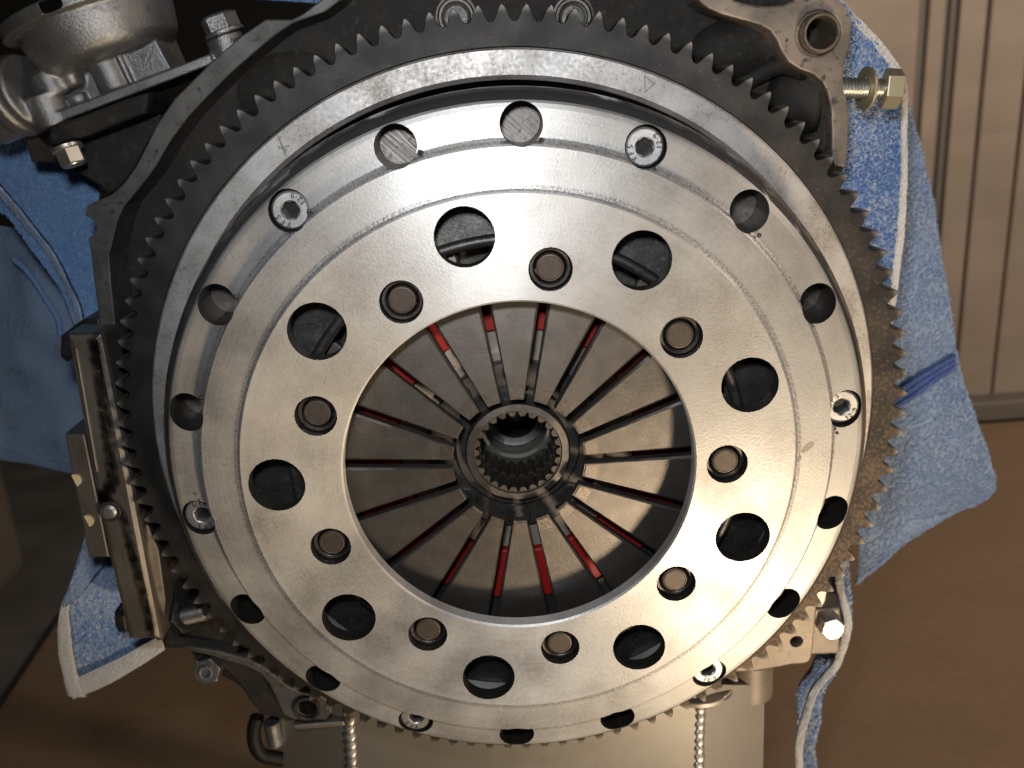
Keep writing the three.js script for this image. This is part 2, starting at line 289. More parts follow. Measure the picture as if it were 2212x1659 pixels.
{
  const DZ = -1.09, x0 = 0.50, top = 0.75, foot = FLOOR + 0.022;
  const door = thing('roller_door', 'tan ribbed metal garage door with dark vertical grooves at the right', 'door', [1.0, FLOOR, DZ]);
  const tan = std({ map: dtex(256, 512, (u, v) => { const k = 1 + fbm(u * 5, v * 9, 71, 4) * 0.3 + (rnd() - 0.5) * 0.05; return S3([0.54 * k, 0.465 * k, 0.395 * k]); }, { srgb: true, repeat: 1.5 }), roughness: 0.55, metalness: 0.15 });
  const grey = std({ color: new THREE.Color().setRGB(0.26, 0.24, 0.22), roughness: 0.6, metalness: 0.2 });
  // groove positions read along a horizontal line of the door
  const X = (px, py) => at(px, py, DZ).x;
  const cuts = [[1960, 1977], [2013, 2040], [2098, 2104], [2188, 2193]].map(([a, b]) => [X(a, 330), X(b, 330)]);
  let from = 0.3; const panels = [];
  for (const [a, b] of cuts) { panels.push([from, a]); from = b; }
  panels.push([from, from + 0.10], [from + 0.112, 2.4]);
  for (const [a, b] of panels) { const g = new RoundedBoxGeometry(b - a, top - foot, 0.02, 3, 0.004); g.translate((a + b) / 2, (top + foot) / 2, DZ); part('door_panel', boxUV(g), tan, door); }
  const back = new THREE.BoxGeometry(2.1, top - foot - 0.002, 0.01); back.translate(1.36, (top + foot) / 2, DZ - 0.001); part('backing_sheet', boxUV(back), grey, door);
  for (const [a, b] of [cuts[1]]) { const g = new RoundedBoxGeometry((b - a) * 0.4, top - foot, 0.008, 2, 0.003); g.translate((a + b) / 2, (top + foot) / 2, DZ + 0.004); part('guide_rib', boxUV(g), grey, door); }
  const sill = new RoundedBoxGeometry(3.2, 0.035, 0.05, 2, 0.006); sill.translate(1.1, FLOOR + 0.0275, DZ + 0.02); part('bottom_rail', boxUV(sill), grey, door);
  const wall = new THREE.BoxGeometry(4, 2.6, 0.1); wall.translate(-1.9, FLOOR + 1.3, -1.75);
  const w = mesh('wall', boxUV(wall), std({ color: new THREE.Color().setRGB(0.03, 0.03, 0.03), roughness: 0.9 })); w.userData.kind = 'structure';
}
{
  const t = thing('plastic_container', 'beige rounded plastic container at the lower left edge of the picture', 'container', [-0.5, FLOOR, -0.5]);
  const p = atY(-112, 1420, FLOOR), g = new RoundedBoxGeometry(0.2, 0.26, 0.2, 6, 0.04); g.translate(p.x - 0.085, FLOOR + 0.13, p.z - 0.09);
  part('body', boxUV(g), std({ color: new THREE.Color().setRGB(0.22, 0.20, 0.175), roughness: 0.5 }), t);
  const lid = new RoundedBoxGeometry(0.205, 0.02, 0.205, 3, 0.008); lid.translate(p.x - 0.085, FLOOR + 0.268, p.z - 0.09); part('lid', boxUV(lid), std({ color: new THREE.Color().setRGB(0.1, 0.09, 0.08), roughness: 0.5 }), t);
}

// ---------------------------------------------------------------- clutch cover
const cover = thing('clutch_cover', 'machined round steel clutch cover with two rings of drilled holes', 'clutch cover', [0, 0, -0.04]);
const BA = 98.34 * RAD, PA = 118.36 * RAD, FA = 85.88 * RAD;
const polar = (r, a) => [r * Math.cos(a), r * Math.sin(a)];
{
  const prof = [[55.5, -0.6], [56.1, 0], [87.3, 0], [87.9, -0.5], [88.4, -1.0], [89.6, -1.35], [100.0, -3.3], [100.7, -3.9], [101.4, -6.2], [102.3, -7.0], [110.4, -8.9], [111.8, -9.5], [112.5, -10.3], [112.6, -12.5], [112.6, -40.4], [92, -40.4], [91, -6.6], [90, -5.6], [56.3, -5.6], [55.5, -5.0]];
  const body = lathe(prof, 240, 0.35); body.deleteAttribute('uv');
  const tools = [];
  for (let k = 0; k < 9; k++) { const [x, y] = polar(0.07649, BA - k * 40 * RAD), [a, b] = polar(0.06582, PA - k * 40 * RAD); tools.push(cyl(0.0089, -0.02, 0.01, x, y, 56), cyl(0.00654, -0.02, 0.01, a, b, 48)); }
  for (let k = 0; k < 18; k++) { const [x, y] = polar(0.106, FA - k * 20 * RAD); tools.push(cyl(0.00626, -0.0235, 0.01, x, y, 48)); }
  const tool = mergeGeometries(tools); tool.deleteAttribute('uv');
  const [g] = cutSplit(body, tool);
  const surf = (r) => { r *= 1000; for (let i = 0; i < prof.length - 1; i++) if (r >= prof[i][0] && r <= prof[i + 1][0]) return (prof[i][1] + (prof[i + 1][1] - prof[i][1]) * (r - prof[i][0]) / (prof[i + 1][0] - prof[i][0])) / 1000; return -1; };
  // exact normals: every face belongs to one cone of the turned profile
  {
    const p = g.attributes.position, nn = g.attributes.normal, segs = prof.map((a, i) => [a, prof[(i + 1) % prof.length]]);
    for (let i = 0; i < p.count; i += 3) {
      let r = 0, z = 0; for (let k = 0; k < 3; k++) { r += Math.hypot(p.getX(i + k), p.getY(i + k)) / 3e-3; z += p.getZ(i + k) / 3e-3; }
      let best = 1e9, bn = [0, 1];
      for (const [a, b] of segs) { const dx = b[0] - a[0], dz = b[1] - a[1], L = Math.hypot(dx, dz), t = clamp(((r - a[0]) * dx + (z - a[1]) * dz) / (L * L)), d = Math.hypot(r - a[0] - dx * t, z - a[1] - dz * t); if (d < best) { best = d; bn = [-dz / L, dx / L]; } }
      for (let k = 0; k < 3; k++) { const x = p.getX(i + k), y = p.getY(i + k), q = Math.hypot(x, y); nn.setXYZ(i + k, bn[0] * x / q, bn[0] * y / q, bn[1]); }
    }
  }
  // walls of the drilled holes, following the turned surface
  const wall = (cx, cy, r, zb, n = 56) => { const pos = [], idx = []; for (let i = 0; i <= n; i++) { const a = i / n * 2 * Math.PI, x = cx + r * Math.cos(a), y = cy + r * Math.sin(a); pos.push(x, y, surf(Math.hypot(x, y)), x, y, zb); if (i < n) idx.push(i * 2, i * 2 + 1, i * 2 + 2, i * 2 + 1, i * 2 + 3, i * 2 + 2); } const w = new THREE.BufferGeometry(); w.setAttribute('position', new THREE.BufferAttribute(new Float32Array(pos), 3)); w.setIndex(idx); return toCreasedNormals(w, 0.6); };
  const walls = [];
  for (let k = 0; k < 9; k++) { const [x, y] = polar(0.07649, BA - k * 40 * RAD), [a, b] = polar(0.06582, PA - k * 40 * RAD); walls.push(wall(x, y, 0.0089, -0.0057), wall(a, b, 0.00654, -0.0057)); }
  for (let k = 0; k < 18; k++) { const [x, y] = polar(0.106, FA - k * 20 * RAD); walls.push(wall(x, y, 0.00626, -0.0236)); }
  part('cover_body', discUV(g, SPAN), M.cover, cover);
  part('bore_walls', boxUV(merge(walls)), M.bore, cover);
  part('outer_wall', discUV(lathe([[112.45, -10.4], [112.9, -10.8], [113.9, -11.6], [114.6, -12.6], [115.2, -13.8], [115.7, -15.2], [116.1, -17], [116.3, -19], [116.3, -23], [115.9, -23.3], [115.9, -24.2], [116.3, -24.5], [116.3, -40.5], [112.4, -40.5], [112.4, -11]], 240, 0.45), SPAN), M.polished, cover);
  for (let k = 0; k < 18; k++) if (k % 3 !== 1) { const [x, y] = polar(0.106, FA - k * 20 * RAD); part('bore_floor', boxUV(cyl(0.0062, -0.0235, -0.0231, x, y, 40)), M.seat, cover); }
  for (let k = 0; k < 9; k++) {
    const [a, b] = polar(0.06582, PA - k * 40 * RAD);
    const collar = lathe([[4.75, -4.3], [5.0, -3.4], [5.3, -3.15], [6.0, -3.15], [6.35, -3.8], [6.35, -9], [4.75, -9]], 40); collar.translate(a, b, 0);
    const c = part('collar', boxUV(collar), M.hub, cover);
    const head = latheOpen([[4.25, -12], [4.25, -2.9], [4.0, -2.45], [3.6, -2.25], [3.45, -2.4], [0, -2.45]], 40); head.translate(a, b, 0);
    part('pin_head', boxUV(head), M.pinHead, cover);
  }
  // burrs left where the drill broke through the step
  const burrs = [[1170, 303, 2.6], [908, 331, 3], [668, 458, 2.6], [512, 640, 2.4], [434, 858, 2.2], [1412, 366, 2.2], [1640, 508, 2.2], [1752, 705, 2.2], [1808, 935, 1.8], [1760, 1140, 1.6], [1615, 1322, 1.8], [430, 1080, 1.2]];
  for (const [x, y, s] of burrs) {
    const b = new THREE.IcosahedronGeometry(0.00030 * s, 3), p = b.attributes.position, c = at(x, y, -0.0058);
    for (let i = 0; i < p.count; i++) { const f = 1 + 0.55 * N3(p.getX(i) * 1800 + x, p.getY(i) * 1800, p.getZ(i) * 1800); p.setXYZ(i, p.getX(i) * f, p.getY(i) * f, p.getZ(i) * f * 0.9); }
    b.computeVertexNormals(); b.translate(c.x, c.y, c.z); part('burr', boxUV(b), M.hubRing, cover);
  }
}

// ---------------------------------------------------------------- diaphragm spring
const spring = thing('diaphragm_spring', 'brown steel diaphragm spring with radial fingers inside the clutch cover', 'spring', [0, 0, -0.015]);
{
  const T = 0.0036, zf = (r) => (r < 0.027 ? -0.0098 + (0.027 - r) * 0.09 : -0.0098 - (r - 0.027) * 0.098);
  function finger(r0, r1, gap) {
    const pos = [], idx = [], NR = 22, W = [-1, -0.9, -0.45, 0, 0.45, 0.9, 1];
    const ring = [];
    for (let i = 0; i <= NR; i++) {
      const r = r0 + (r1 - r0) * i / NR, o = gap(r), half = Math.asin(clamp((r * Math.sin(10 * RAD) - o) / r)), row = [];
      const end = i === 0 || i === NR ? 0.00025 : 0;
      for (let j = 0; j < W.length; j++) { const a = W[j] * half, e = Math.max(Math.abs(W[j]) === 1 ? 0.0006 : 0, end); row.push(pos.length / 3); pos.push(r * Math.cos(a), r * Math.sin(a), zf(r) - e); }
      for (let j = W.length - 1; j >= 0; j--) { const a = W[j] * half; row.push(pos.length / 3); pos.push(r * Math.cos(a), r * Math.sin(a), zf(r) - T); }
      ring.push(row);
    }
    const n = ring[0].length;
    for (let i = 0; i < NR; i++) for (let j = 0; j < n; j++) { const a = ring[i][j], b = ring[i][(j + 1) % n], c = ring[i + 1][(j + 1) % n], d = ring[i + 1][j]; idx.push(a, c, b, a, d, c); }
    for (const [row, f] of [[ring[0], 1], [ring[NR], -1]]) for (let j = 1; j < n - 1; j++) f > 0 ? idx.push(row[0], row[j], row[j + 1]) : idx.push(row[0], row[j + 1], row[j]);
    const g = new THREE.BufferGeometry(); g.setAttribute('position', new THREE.BufferAttribute(new Float32Array(pos), 3)); g.setIndex(idx);
    // let every face point outwards
    return g;
  }
  const gap = (r) => 0.00142 + 0.0036 * sstep(0.061, 0.066, r);
  for (let k = 0; k < 18; k++) {
    let g = finger(0.0215 + rr(-0.00012, 0.00012), 0.071, gap); g.rotateZ((87.7 + 20 * k) * RAD);
    g = boxUV(toCreasedNormals(g, 0.35)); const uv = g.attributes.uv, du = rr(0, 1), dv = rr(0, 1); for (let i = 0; i < uv.count; i++) uv.setXY(i, uv.getX(i) + du, uv.getY(i) + dv);
    const f = part('finger', g, M.spring, spring);
    // wear patch where the release bearing rides
    const P = finger(0.0219, 0.0262 + rr(-0.0004, 0.0008), (r) => 0.0018); P.rotateZ((87.7 + 20 * k) * RAD); P.translate(0, 0, 0.00006);
    const w = boxUV(toCreasedNormals(P, 0.35)); part('wear_patch', w, M.worn, f);
  }
  part('outer_ring', boxUV(lathe([[70.6, -14.2], [89.5, -15.6], [89.5, -18], [70.6, -16.6]], 96)), M.darkSteel, spring);
  const t = new THREE.TorusGeometry(0.0728, 0.0018, 14, 160); t.translate(0, 0, -0.0098); part('pivot_ring', boxUV(t), M.darkSteel, spring);
}

// ---------------------------------------------------------------- clutch disc with splined hub
const disc = thing('clutch_disc', 'clutch disc with splined hub, red ring and grey plate behind the fingers', 'clutch disc', [0, 0, -0.03]);
{
  function spline(rRoot, rTip, n, z0, z1, rOut, turn) {
    const s = new THREE.Shape(); s.absarc(0, 0, rOut, 0, Math.PI * 2, false); const h = new THREE.Path();
    for (let i = 0; i < n; i++) { const st = 2 * Math.PI / n, a = i * st + turn; [[rTip, -0.30], [rTip, -0.10], [rRoot, 0.13], [rRoot, 0.27], [rTip, 0.5]].forEach(([r, f], k) => { const [x, y] = polar(r, a + f * st); h[i || k ? 'lineTo' : 'moveTo'](x, y); }); }
    h.closePath(); s.holes.push(h);
    const g = new THREE.ExtrudeGeometry(s, { depth: z1 - z0, bevelEnabled: false, curveSegments: 64 }); g.translate(0, 0, z0); return g;
  }
  part('hub_spline', boxUV(spline(0.01440, 0.01290, 26, -0.0262, -0.0176, 0.0160, 0.02)), M.hub, disc);
  part('hub_spline', boxUV(spline(0.01440, 0.01290, 26, -0.040, -0.0285, 0.0165, 0.02)), M.hub, disc);
  part('hub_collar', boxUV(lathe([[14.6, -17.5], [14.9, -17.0], [16.4, -16.9], [17.1, -17.2], [17.6, -18.2], [17.7, -26], [17.7, -40], [15.9, -40], [15.9, -17.9]], 96)), M.hubRing, disc);
  part('hub_flange', boxUV(lathe([[17.6, -21.5], [20.6, -21.4], [21.2, -21.9], [21.2, -23.0], [29.6, -23.2], [30.2, -23.8], [30.2, -27.5], [17.6, -27.5]], 96)), M.darkSteel, disc);
  for (let k = 0; k < 8; k++) { const [x, y] = polar(0.0262, (-92 + 45 * k) * RAD); const r = latheOpen([[4.0, -23.4], [4.0, -22.6], [3.5, -22.1], [2.6, -22.0], [2.2, -22.4], [0, -22.5]], 32); r.translate(x, y, 0); part('rivet', boxUV(r), M.darkSteel, disc); }
  part('disc_plate', boxUV(lathe([[29.5, -26.6], [40.3, -26.8], [40.5, -27.4], [40.5, -29], [29.5, -29]], 96)), M.discGrey, disc);
  part('friction_ring', boxUV(lathe([[41.0, -24.8], [41.4, -24.4], [59.4, -24.4], [59.8, -24.8], [59.8, -28], [41.0, -28]], 96)), M.red, disc, 'bright red painted ring');
  part('outer_plate', boxUV(lathe([[60.2, -23.5], [88, -23.5], [88, -32], [60.2, -32]], 96)), M.darkSteel, disc);
  part('backing_plate', boxUV(lathe([[9.5, -31], [88, -33], [88, -36], [41, -36], [18, -41], [9.5, -41]].map(([r, z]) => [Math.max(r, 18), z]), 72)), M.black, disc);
}
{
  const t = thing('pilot_tube', 'dark round steel tube with bright rim deep inside the splined hub', 'tube', [0, 0, -0.05]);
  part('sleeve', boxUV(lathe([[11.6, -43.4], [12.6, -42.2], [13.2, -42.4], [15.5, -43], [15.5, -75], [11.0, -75]], 72)), M.brightZinc, t);
  part('bore', boxUV(lathe([[8.6, -52], [11.2, -51], [11.2, -75], [0.05, -75], [0.05, -66], [8.2, -66]], 64)), M.darkSteel, t);
}

// ---------------------------------------------------------------- flywheel
const fly = thing('flywheel', 'steel flywheel with a dark toothed rim gear behind the clutch cover', 'flywheel', [0, 0, -0.05]);
{
  part('face_ring', discUV(lathe([[119.0, -39.3], [119.6, -38.6], [127.0, -38.6], [127.7, -39.2], [127.7, -52], [118.2, -52], [118.2, -40.2]], 240, 0.4), 0.3), M.fly, fly);
  part('hub_plate', boxUV(lathe([[16, -41.2], [112.5, -41.2], [112.5, -52], [16, -52]], 120)), M.darkSteel, fly);
  part('web_plate', boxUV(lathe([[16, -58], [127, -58], [127, -62], [16, -62]], 120)), M.black, fly);
  const n = 116, st = 2 * Math.PI / n, s = new THREE.Shape(), ph = 87.97 * RAD;
  for (let i = 0; i < n; i++) { const w = rr(-0.015, 0.015), k = rr(-0.0002, 0.00012);
    [[0.1355, -0.46], [0.1362, -0.32], [0.1385, -0.195], [0.1402 + k, -0.07 + w], [0.1406 + k, 0.02 + w], [0.1386, 0.20], [0.1364, 0.31], [0.1356, 0.40]].forEach(([r, f], q) => { const [x, y] = polar(r, ph + (i + f) * st); s[i || q ? 'lineTo' : 'moveTo'](x, y); }); }
  s.closePath(); const h = new THREE.Path(); h.absarc(0, 0, 0.1279, 0, Math.PI * 2, true); s.holes.push(h);
  const g = new THREE.ExtrudeGeometry(s, { depth: 0.0096, bevelEnabled: true, bevelSize: 0.0002, bevelThickness: 0.0002, bevelOffset: -0.0002, bevelSegments: 1, curveSegments: 160 }); g.translate(0, 0, -0.0493);
  part('ring_gear', discUV(g, 0.3), M.gear, fly);
}

// ---------------------------------------------------------------- socket cap screws in the clutch cover
const font = await new FontLoader().loadAsync('fonts/droid/droid_sans_bold.typeface.json');
{
  let head = lathe([[0.02, -9.2], [6.5 - 0.75, -9.2], [6.5 - 0.75, -9.2]], 8);
  const prof = [[0.05, -17], [4.0, -17], [5.75, -16.9], [5.75, -9.1], [5.5, -8.55], [5.05, -8.3], [0.05, -8.3]];
  head = lathe(prof, 64, 0.5); head.deleteAttribute('uv');
  const hexTool = new THREE.CylinderGeometry(0.0029, 0.0029, 0.0042, 6); hexTool.rotateX(Math.PI / 2); hexTool.translate(0, 0, -0.0083 - 0.0011);
  const cone = new THREE.CylinderGeometry(0.0034, 0.0026, 0.0008, 48); cone.rotateX(Math.PI / 2); cone.translate(0, 0, -0.0083);
  hexTool.deleteAttribute('uv'); cone.deleteAttribute('uv');
  let hg = cut(cut(head, hexTool), cone); hg = boxUV(toCreasedNormals(hg, 0.5)); hg.translate(0, 0, 0.0083);
  const bottom = new THREE.CylinderGeometry(0.00285, 0.00285, 0.0004, 6); bottom.rotateX(Math.PI / 2); bottom.translate(0, 0, -0.0029);
  const letters = [];
  const glyph = (ch, ang, rot, size = 0.00155) => { const t = new TextGeometry(ch, { font, size, depth: 0.00012, curveSegments: 2, bevelEnabled: false }); t.computeBoundingBox(); const b = t.boundingBox; t.translate(-(b.min.x + b.max.x) / 2, -(b.min.y + b.max.y) / 2, -0.00006); t.rotateZ(rot); const [x, y] = polar(0.00432, ang); t.translate(x, y, 0); letters.push(t); };
  [['Y', 226], ['F', 200], ['S', 174]].forEach(([c, a]) => glyph(c, a * RAD, (a - 90) * RAD));
  [['1', -6], ['2', 14], ['.', 29], ['9', 44]].forEach(([c, a]) => glyph(c, a * RAD, (a + 90) * RAD));
  const lg = merge(letters);
  const names = [[1, 'cap screw right of the topmost drilled hole, with a gold tint round its socket', 0, 0.00], [4, 'cap screw at the far right of the clutch cover rim, beside the brown stain', -60, 0.2], [7, 'cap screw at the lower right of the clutch cover rim above the cylindrical casting', -100, 0], [10, 'cap screw at the bottom left of the clutch cover rim, nearest the welded box seam', 40, -0.2], [13, 'cap screw at the far left of the clutch cover rim, opposite the milled locking bracket', 75, 0.1], [16, 'cap screw at the upper left of the cover rim with a bright socket glint', 30, 0]];
  for (const [k, label, turn, dz] of names) {
    const [x, y] = polar(0.1058, FA - k * 20 * RAD);
    const t = thing('cap_screw', label, 'screw', [x, y, -0.0098], 'socket head cap screws around the clutch cover rim');
    t.rotation.z = turn * RAD;
    mesh('screw_head', hg, M.zinc, t); mesh('socket_floor', bottom, M.socket, t); mesh('head_marking', lg, M.mark, t);
  }
}

// ---------------------------------------------------------------- engine block
const ZB = -0.060;
const block = thing('engine_block', 'dark cast iron engine block with a pale machined bell housing edge behind the flywheel', 'engine', [0, 0, -0.1]);
{
  const lip = [...R1([[2130, -60], [2080, 0], [1960, 90], [1890, 125], [1720, 125], [1640, 180], [1560, 235], [1380, 390], [1240, 530], [1130, 640], [1020, 800], [960, 920], [880, 1080], [800, 1190], [720, 1262], [640, 1296], [562, 1335], [546, 1395], [600, 1425], [622, 1475], [610, 1520], [572, 1545]]), ...R4([[590, 0], [612, 200], [640, 390], [652, 520], [690, 760], [740, 960]]),
    ...R4([[860, 960], [800, 700], [752, 540], [742, 400], [722, 200], [705, 0]]), ...R1([[722, 1600], [745, 1500], [765, 1420], [805, 1335], [880, 1250], [960, 1150], [1020, 1060], [1100, 920], [1210, 770], [1330, 640], [1500, 470], [1660, 330], [1780, 230], [1900, 150], [2100, 80], [2212, 0], [2260, -60]])];
  part('bell_edge', boxUV(plateGeo(lip, ZB, 0.03, { bevel: 0.0005 })), M.castLip, block, 'grey machined edge strip of the bell housing on the left');
  // dark body behind: fills the housing
  const body = [...R1([[2130, -300], [2080, 0], [1900, 160], [1640, 240], [1400, 450], [1150, 700], [1000, 900], [800, 1240], [700, 1300], [640, 1500]]), ...R4([[640, 100], [690, 500], [760, 960], [900, 1600]]), ...R7([[1040, 300], [1045, 770], [1070, 875], [1230, 880], [1270, 960], [1560, 1130], [1640, 1240], [1850, 1330], [2100, 1350]]), [1000, 1500], [1500, 1450], [1700, 1330], ...R9([[500, 300]]), ...R3([[1045, 1060], [1030, 700], [1010, 500], [1040, 330], [1070, 170], [1040, 60], [980, -60], [900, -300]])];
  part('housing_wall', boxUV(plateGeo(body, -0.078, 0.05, { bevel: 0 })), M.castIron, block);
  // top right ear
  const ear = [...R3([[60, -120], [100, 0], [170, 55], [250, 92], [350, 120], [430, 140], [510, 165], [570, 200], [610, 260], [640, 330], [690, 405], [760, 450], [850, 482], [905, 530], [940, 600], [963, 700], [968, 850], [968, 980], [985, 1078], [1020, 1080], [1058, 1085], [1070, 1020], [1076, 900], [1082, 780], [1075, 660], [1050, 600], [1044, 520], [1046, 440], [1064, 370], [1086, 290], [1098, 190], [1092, 110], [1060, 50], [1020, 0], [960, -60], [760, -70], [720, 0], [650, 32], [540, 40], [440, 30], [330, 0], [290, -70]])];
  part('dowel_ear', boxUV(plateGeo(ear, ZB, 0.03, { holes: [[1767, 72, 0.0072]], bevel: 0.0008 })), M.castEdge, block, 'tan stained ear with a dowel sleeve at the upper right');
  const c = at(1767, 72, ZB), sl = lathe([[5.0, -30], [5.0, 3.2], [5.3, 3.9], [6.0, 3.9], [6.5, 3.3], [6.5, -1.5], [8.4, -1.6], [8.4, -30]], 64); sl.translate(c.x, c.y, ZB); part('dowel_sleeve', boxUV(sl), M.sleeve, block);
  const pl = latheOpen([[5.4, -16], [3.2, -17], [2.8, -19], [0, -19]], 32); pl.translate(c.x, c.y, ZB); part('sleeve_bottom', boxUV(pl), M.black, block);
  // rounded casting bulges inside the housing
  for (const [x, y, z, rx, ry, rz] of [[1738, 210, -0.079, 0.015, 0.013, 0.011], [1600, 105, -0.083, 0.022, 0.012, 0.012], [1680, 270, -0.085, 0.009, 0.02, 0.010], [650, 200, -0.088, 0.03, 0.02, 0.014]]) { const g = new THREE.SphereGeometry(1, 40, 24); g.scale(rx, ry, rz); const p = at(x, y, z); g.translate(p.x, p.y, p.z); part('bulge', boxUV(g), M.castIron, block); }
  const rib = new THREE.TubeGeometry(new THREE.CatmullRomCurve3([at(1590, 190, -0.078), at(1640, 160, -0.076), at(1690, 140, -0.072), at(1740, 150, -0.066)]), 24, 0.0035, 12); part('rib', boxUV(rib), M.castIron, block);
  // lower left lip and bushing
  const low = R7([[1180, 870], [1260, 878], [1400, 898], [1520, 930], [1620, 955], [1720, 1010], [1800, 1075], [1870, 1130], [1950, 1170], [2080, 1190], [2140, 1230], [2150, 1300], [2110, 1350], [1900, 1352], [1840, 1320], [1795, 1230], [1745, 1120], [1690, 1050], [1600, 1005], [1480, 970], [1370, 935], [1260, 915]]);
  part('lower_edge', boxUV(plateGeo(low, ZB, 0.025, { holes: [[664, 1528, 0.0047]], bevel: 0.0008 })), M.castLip, block);
  const b = at(664, 1528, ZB), bs = lathe([[4.4, -25], [4.4, 1.4], [4.7, 1.8], [5.5, 1.8], [5.8, 1.4], [5.8, -25]], 48); bs.translate(b.x, b.y, ZB); part('bushing', boxUV(bs), M.hubRing, block);
  part('side_body', boxUV(plateGeo(R7([[1040, 300], [1040, 770], [1060, 885], [1235, 885], [1260, 930], [1380, 940], [1560, 1130], [1640, 1250], [1700, 1320], [1880, 1352], [2100, 1352], [2100, 900], [1400, 300]]), -0.066, 0.03, { bevel: 0.001 })), M.castIron, block);
  // lower right ear
  const lr = R9([[560, 500], [880, 570], [868, 640], [845, 900], [836, 945], [822, 970], [790, 985], [700, 992], [610, 1010], [480, 1032], [360, 1040], [200, 1050], [200, 800]]);
  part('lower_ear', boxUV(plateGeo(lr, -0.0585, 0.012, { holes: [[1720.5, 1386, 0.0036]], bevel: 0.0008 })), M.castTan, block);
  part('lower_casting', boxUV(plateGeo(R9([[600, 640], [1020, 625], [1030, 700], [1020, 900], [1000, 922], [700, 930]]), -0.072, 0.02, { bevel: 0.001 })), M.castTan, block);
  const up = part('upper_casting', boxUV(plateGeo(R9([[560, 300], [930, 500], [1000, 540], [1030, 640], [860, 640], [600, 700]]), -0.073, 0.01, { bevel: 0.001 })), M.castIron, block);
  const pl2 = part('bright_plate', boxUV(plateGeo(R9([[870, 500], [937, 508], [925, 575], [905, 620], [860, 610]]), -0.0685, 0.003, { bevel: 0.0004 })), M.aluSheet, block);
  // cylinder boss under the ear
  const cb0 = at(1618, 1455, -0.082), cg = new THREE.CylinderGeometry(0.0104, 0.0104, 0.018, 56); cg.translate(cb0.x, cb0.y, cb0.z); part('boss', boxUV(cg), M.castTan, block);
}
// plugs behind the gear at the top
for (const [x, y, lab] of [[985, 36, 'bright ringed plug behind the gear teeth, left of the two at the top'], [1240, 36, 'bright ringed plug behind the gear teeth, right of the two at the top']]) {
  const c = at(x, y, -0.0735), t = thing('ring_plug', lab, 'plug', [c.x, c.y, -0.078], 'ringed plugs behind the gear teeth at the top');
  const g = lathe([[3.8, 0], [4.0, 2.2], [4.7, 2.6], [5.2, 1.8], [6.0, 1.9], [6.5, 2.6], [7.2, 2.4], [7.4, 0]], 64); mesh('rim', boxUV(g), M.hubRing, t);
  const b = latheOpen([[3.9, 0.8], [2.5, 1.2], [1.2, 0.8], [0, 0.8]], 32); mesh('cap', boxUV(b), M.darkSteel, t);
}
// hex bolts of the block
function hexBolt(name, label, px, py, z, af, h, mat, dir = new THREE.Vector3(0, 0, 1), turn = 0, washer = 0, group) {
  const c = at(px, py, z), t = thing(name, label, 'bolt', [c.x, c.y, c.z], group);
  t.quaternion.setFromUnitVectors(new THREE.Vector3(0, 0, 1), dir.clone().normalize()).multiply(new THREE.Quaternion().setFromAxisAngle(new THREE.Vector3(0, 0, 1), turn));
  if (washer) { const w = lathe([[0.1, 0], [washer * 1000, 0], [washer * 1000, 1.0], [washer * 1000 - 0.3, 1.3], [0.1, 1.3]], 48); mesh('washer', boxUV(w), mat, t); }
  const g = hexHead(af, h); g.translate(0, 0, washer ? 0.0013 : 0); mesh('head', boxUV(g), mat, t);
  return t;
}
hexBolt('hex_bolt', 'pale round faced hex bolt head beside the blue towel at the lower right', 1790, 1348, -0.0715, 0.0093, 0.005, M.brightZinc, new THREE.Vector3(0.02, 0.1, 1), 0.25);
{ const t = hexBolt('hex_bolt', 'grey hex bolt head at the lower left under the bell housing lip', 456, 1440, -0.066, 0.0105, 0.006, M.alu, new THREE.Vector3(0, 0.25, 1), 0.2); const g = lathe([[1.9, 7.2], [2.2, 7.5], [2.7, 7.5], [2.9, 7.2]], 32); mesh('rim_mark', boxUV(g), M.zinc, t); }
{ // threaded stud at the lower left
  const a = at(398, 1330, -0.062), b = at(447, 1318, -0.055), t = thing('threaded_stud', 'short threaded stud with nut poking out left of the gear teeth', 'stud', a.toArray());
  const d = b.clone().sub(a), th = threadGeo(0.0040, d.length(), 0.0012); part('thread', boxUV(aim(th, a, d)), M.darkSteel, t);
  const n = hexHead(0.013, 0.005); part('nut', boxUV(aim(n, a.clone().addScaledVector(d.clone().normalize(), -0.003), d)), M.darkSteel, t);
}
{ // drain fitting
  const a = at(548, 1545, -0.075), t = thing('pipe_elbow', 'black elbow fitting with grey collar left of the welded box', 'pipe', a.toArray());
  const k = new THREE.CatmullRomCurve3([at(556, 1548, -0.078), at(549, 1575, -0.077), at(551, 1606, -0.076), at(566, 1630, -0.076), at(612, 1640, -0.078)]);
  part('tube', boxUV(new THREE.TubeGeometry(k, 32, 0.0032, 16)), M.black, t);
  const c = at(590, 1578, -0.076), g = new THREE.CylinderGeometry(0.0036, 0.0036, 0.012, 32); g.translate(c.x, c.y - 0.001, c.z); part('collar', boxUV(g), M.alu, t);
}
{ // long bolt with washer at the upper right
  const c = at(1822, 190, -0.071), e = at(1948, 193, -0.068), d = e.clone().sub(c), t = thing('threaded_bolt', 'long threaded hex bolt with loose washer sticking out at the upper right', 'bolt', c.toArray());
  const th = threadGeo(0.0037, 0.0195, 0.0011), g0 = aim(th, c.clone().addScaledVector(d.clone().normalize(), -0.006), d); part('thread', boxUV(g0), M.brightZinc, t);
  const hd = hexHead(0.0118, 0.0052); hd.rotateZ(0.3); part('head', boxUV(aim(hd, at(1911, 191, -0.069), d)), M.yellowZinc, t);
  const w = lathe([[3.8, -0.5], [7.3, -0.5], [7.4, 0.5], [3.8, 0.5]], 48); part('washer', boxUV(aim(w, at(1871, 191, -0.070), new THREE.Vector3(-1, 0.04, 0.1))), M.yellowZinc, t);
}

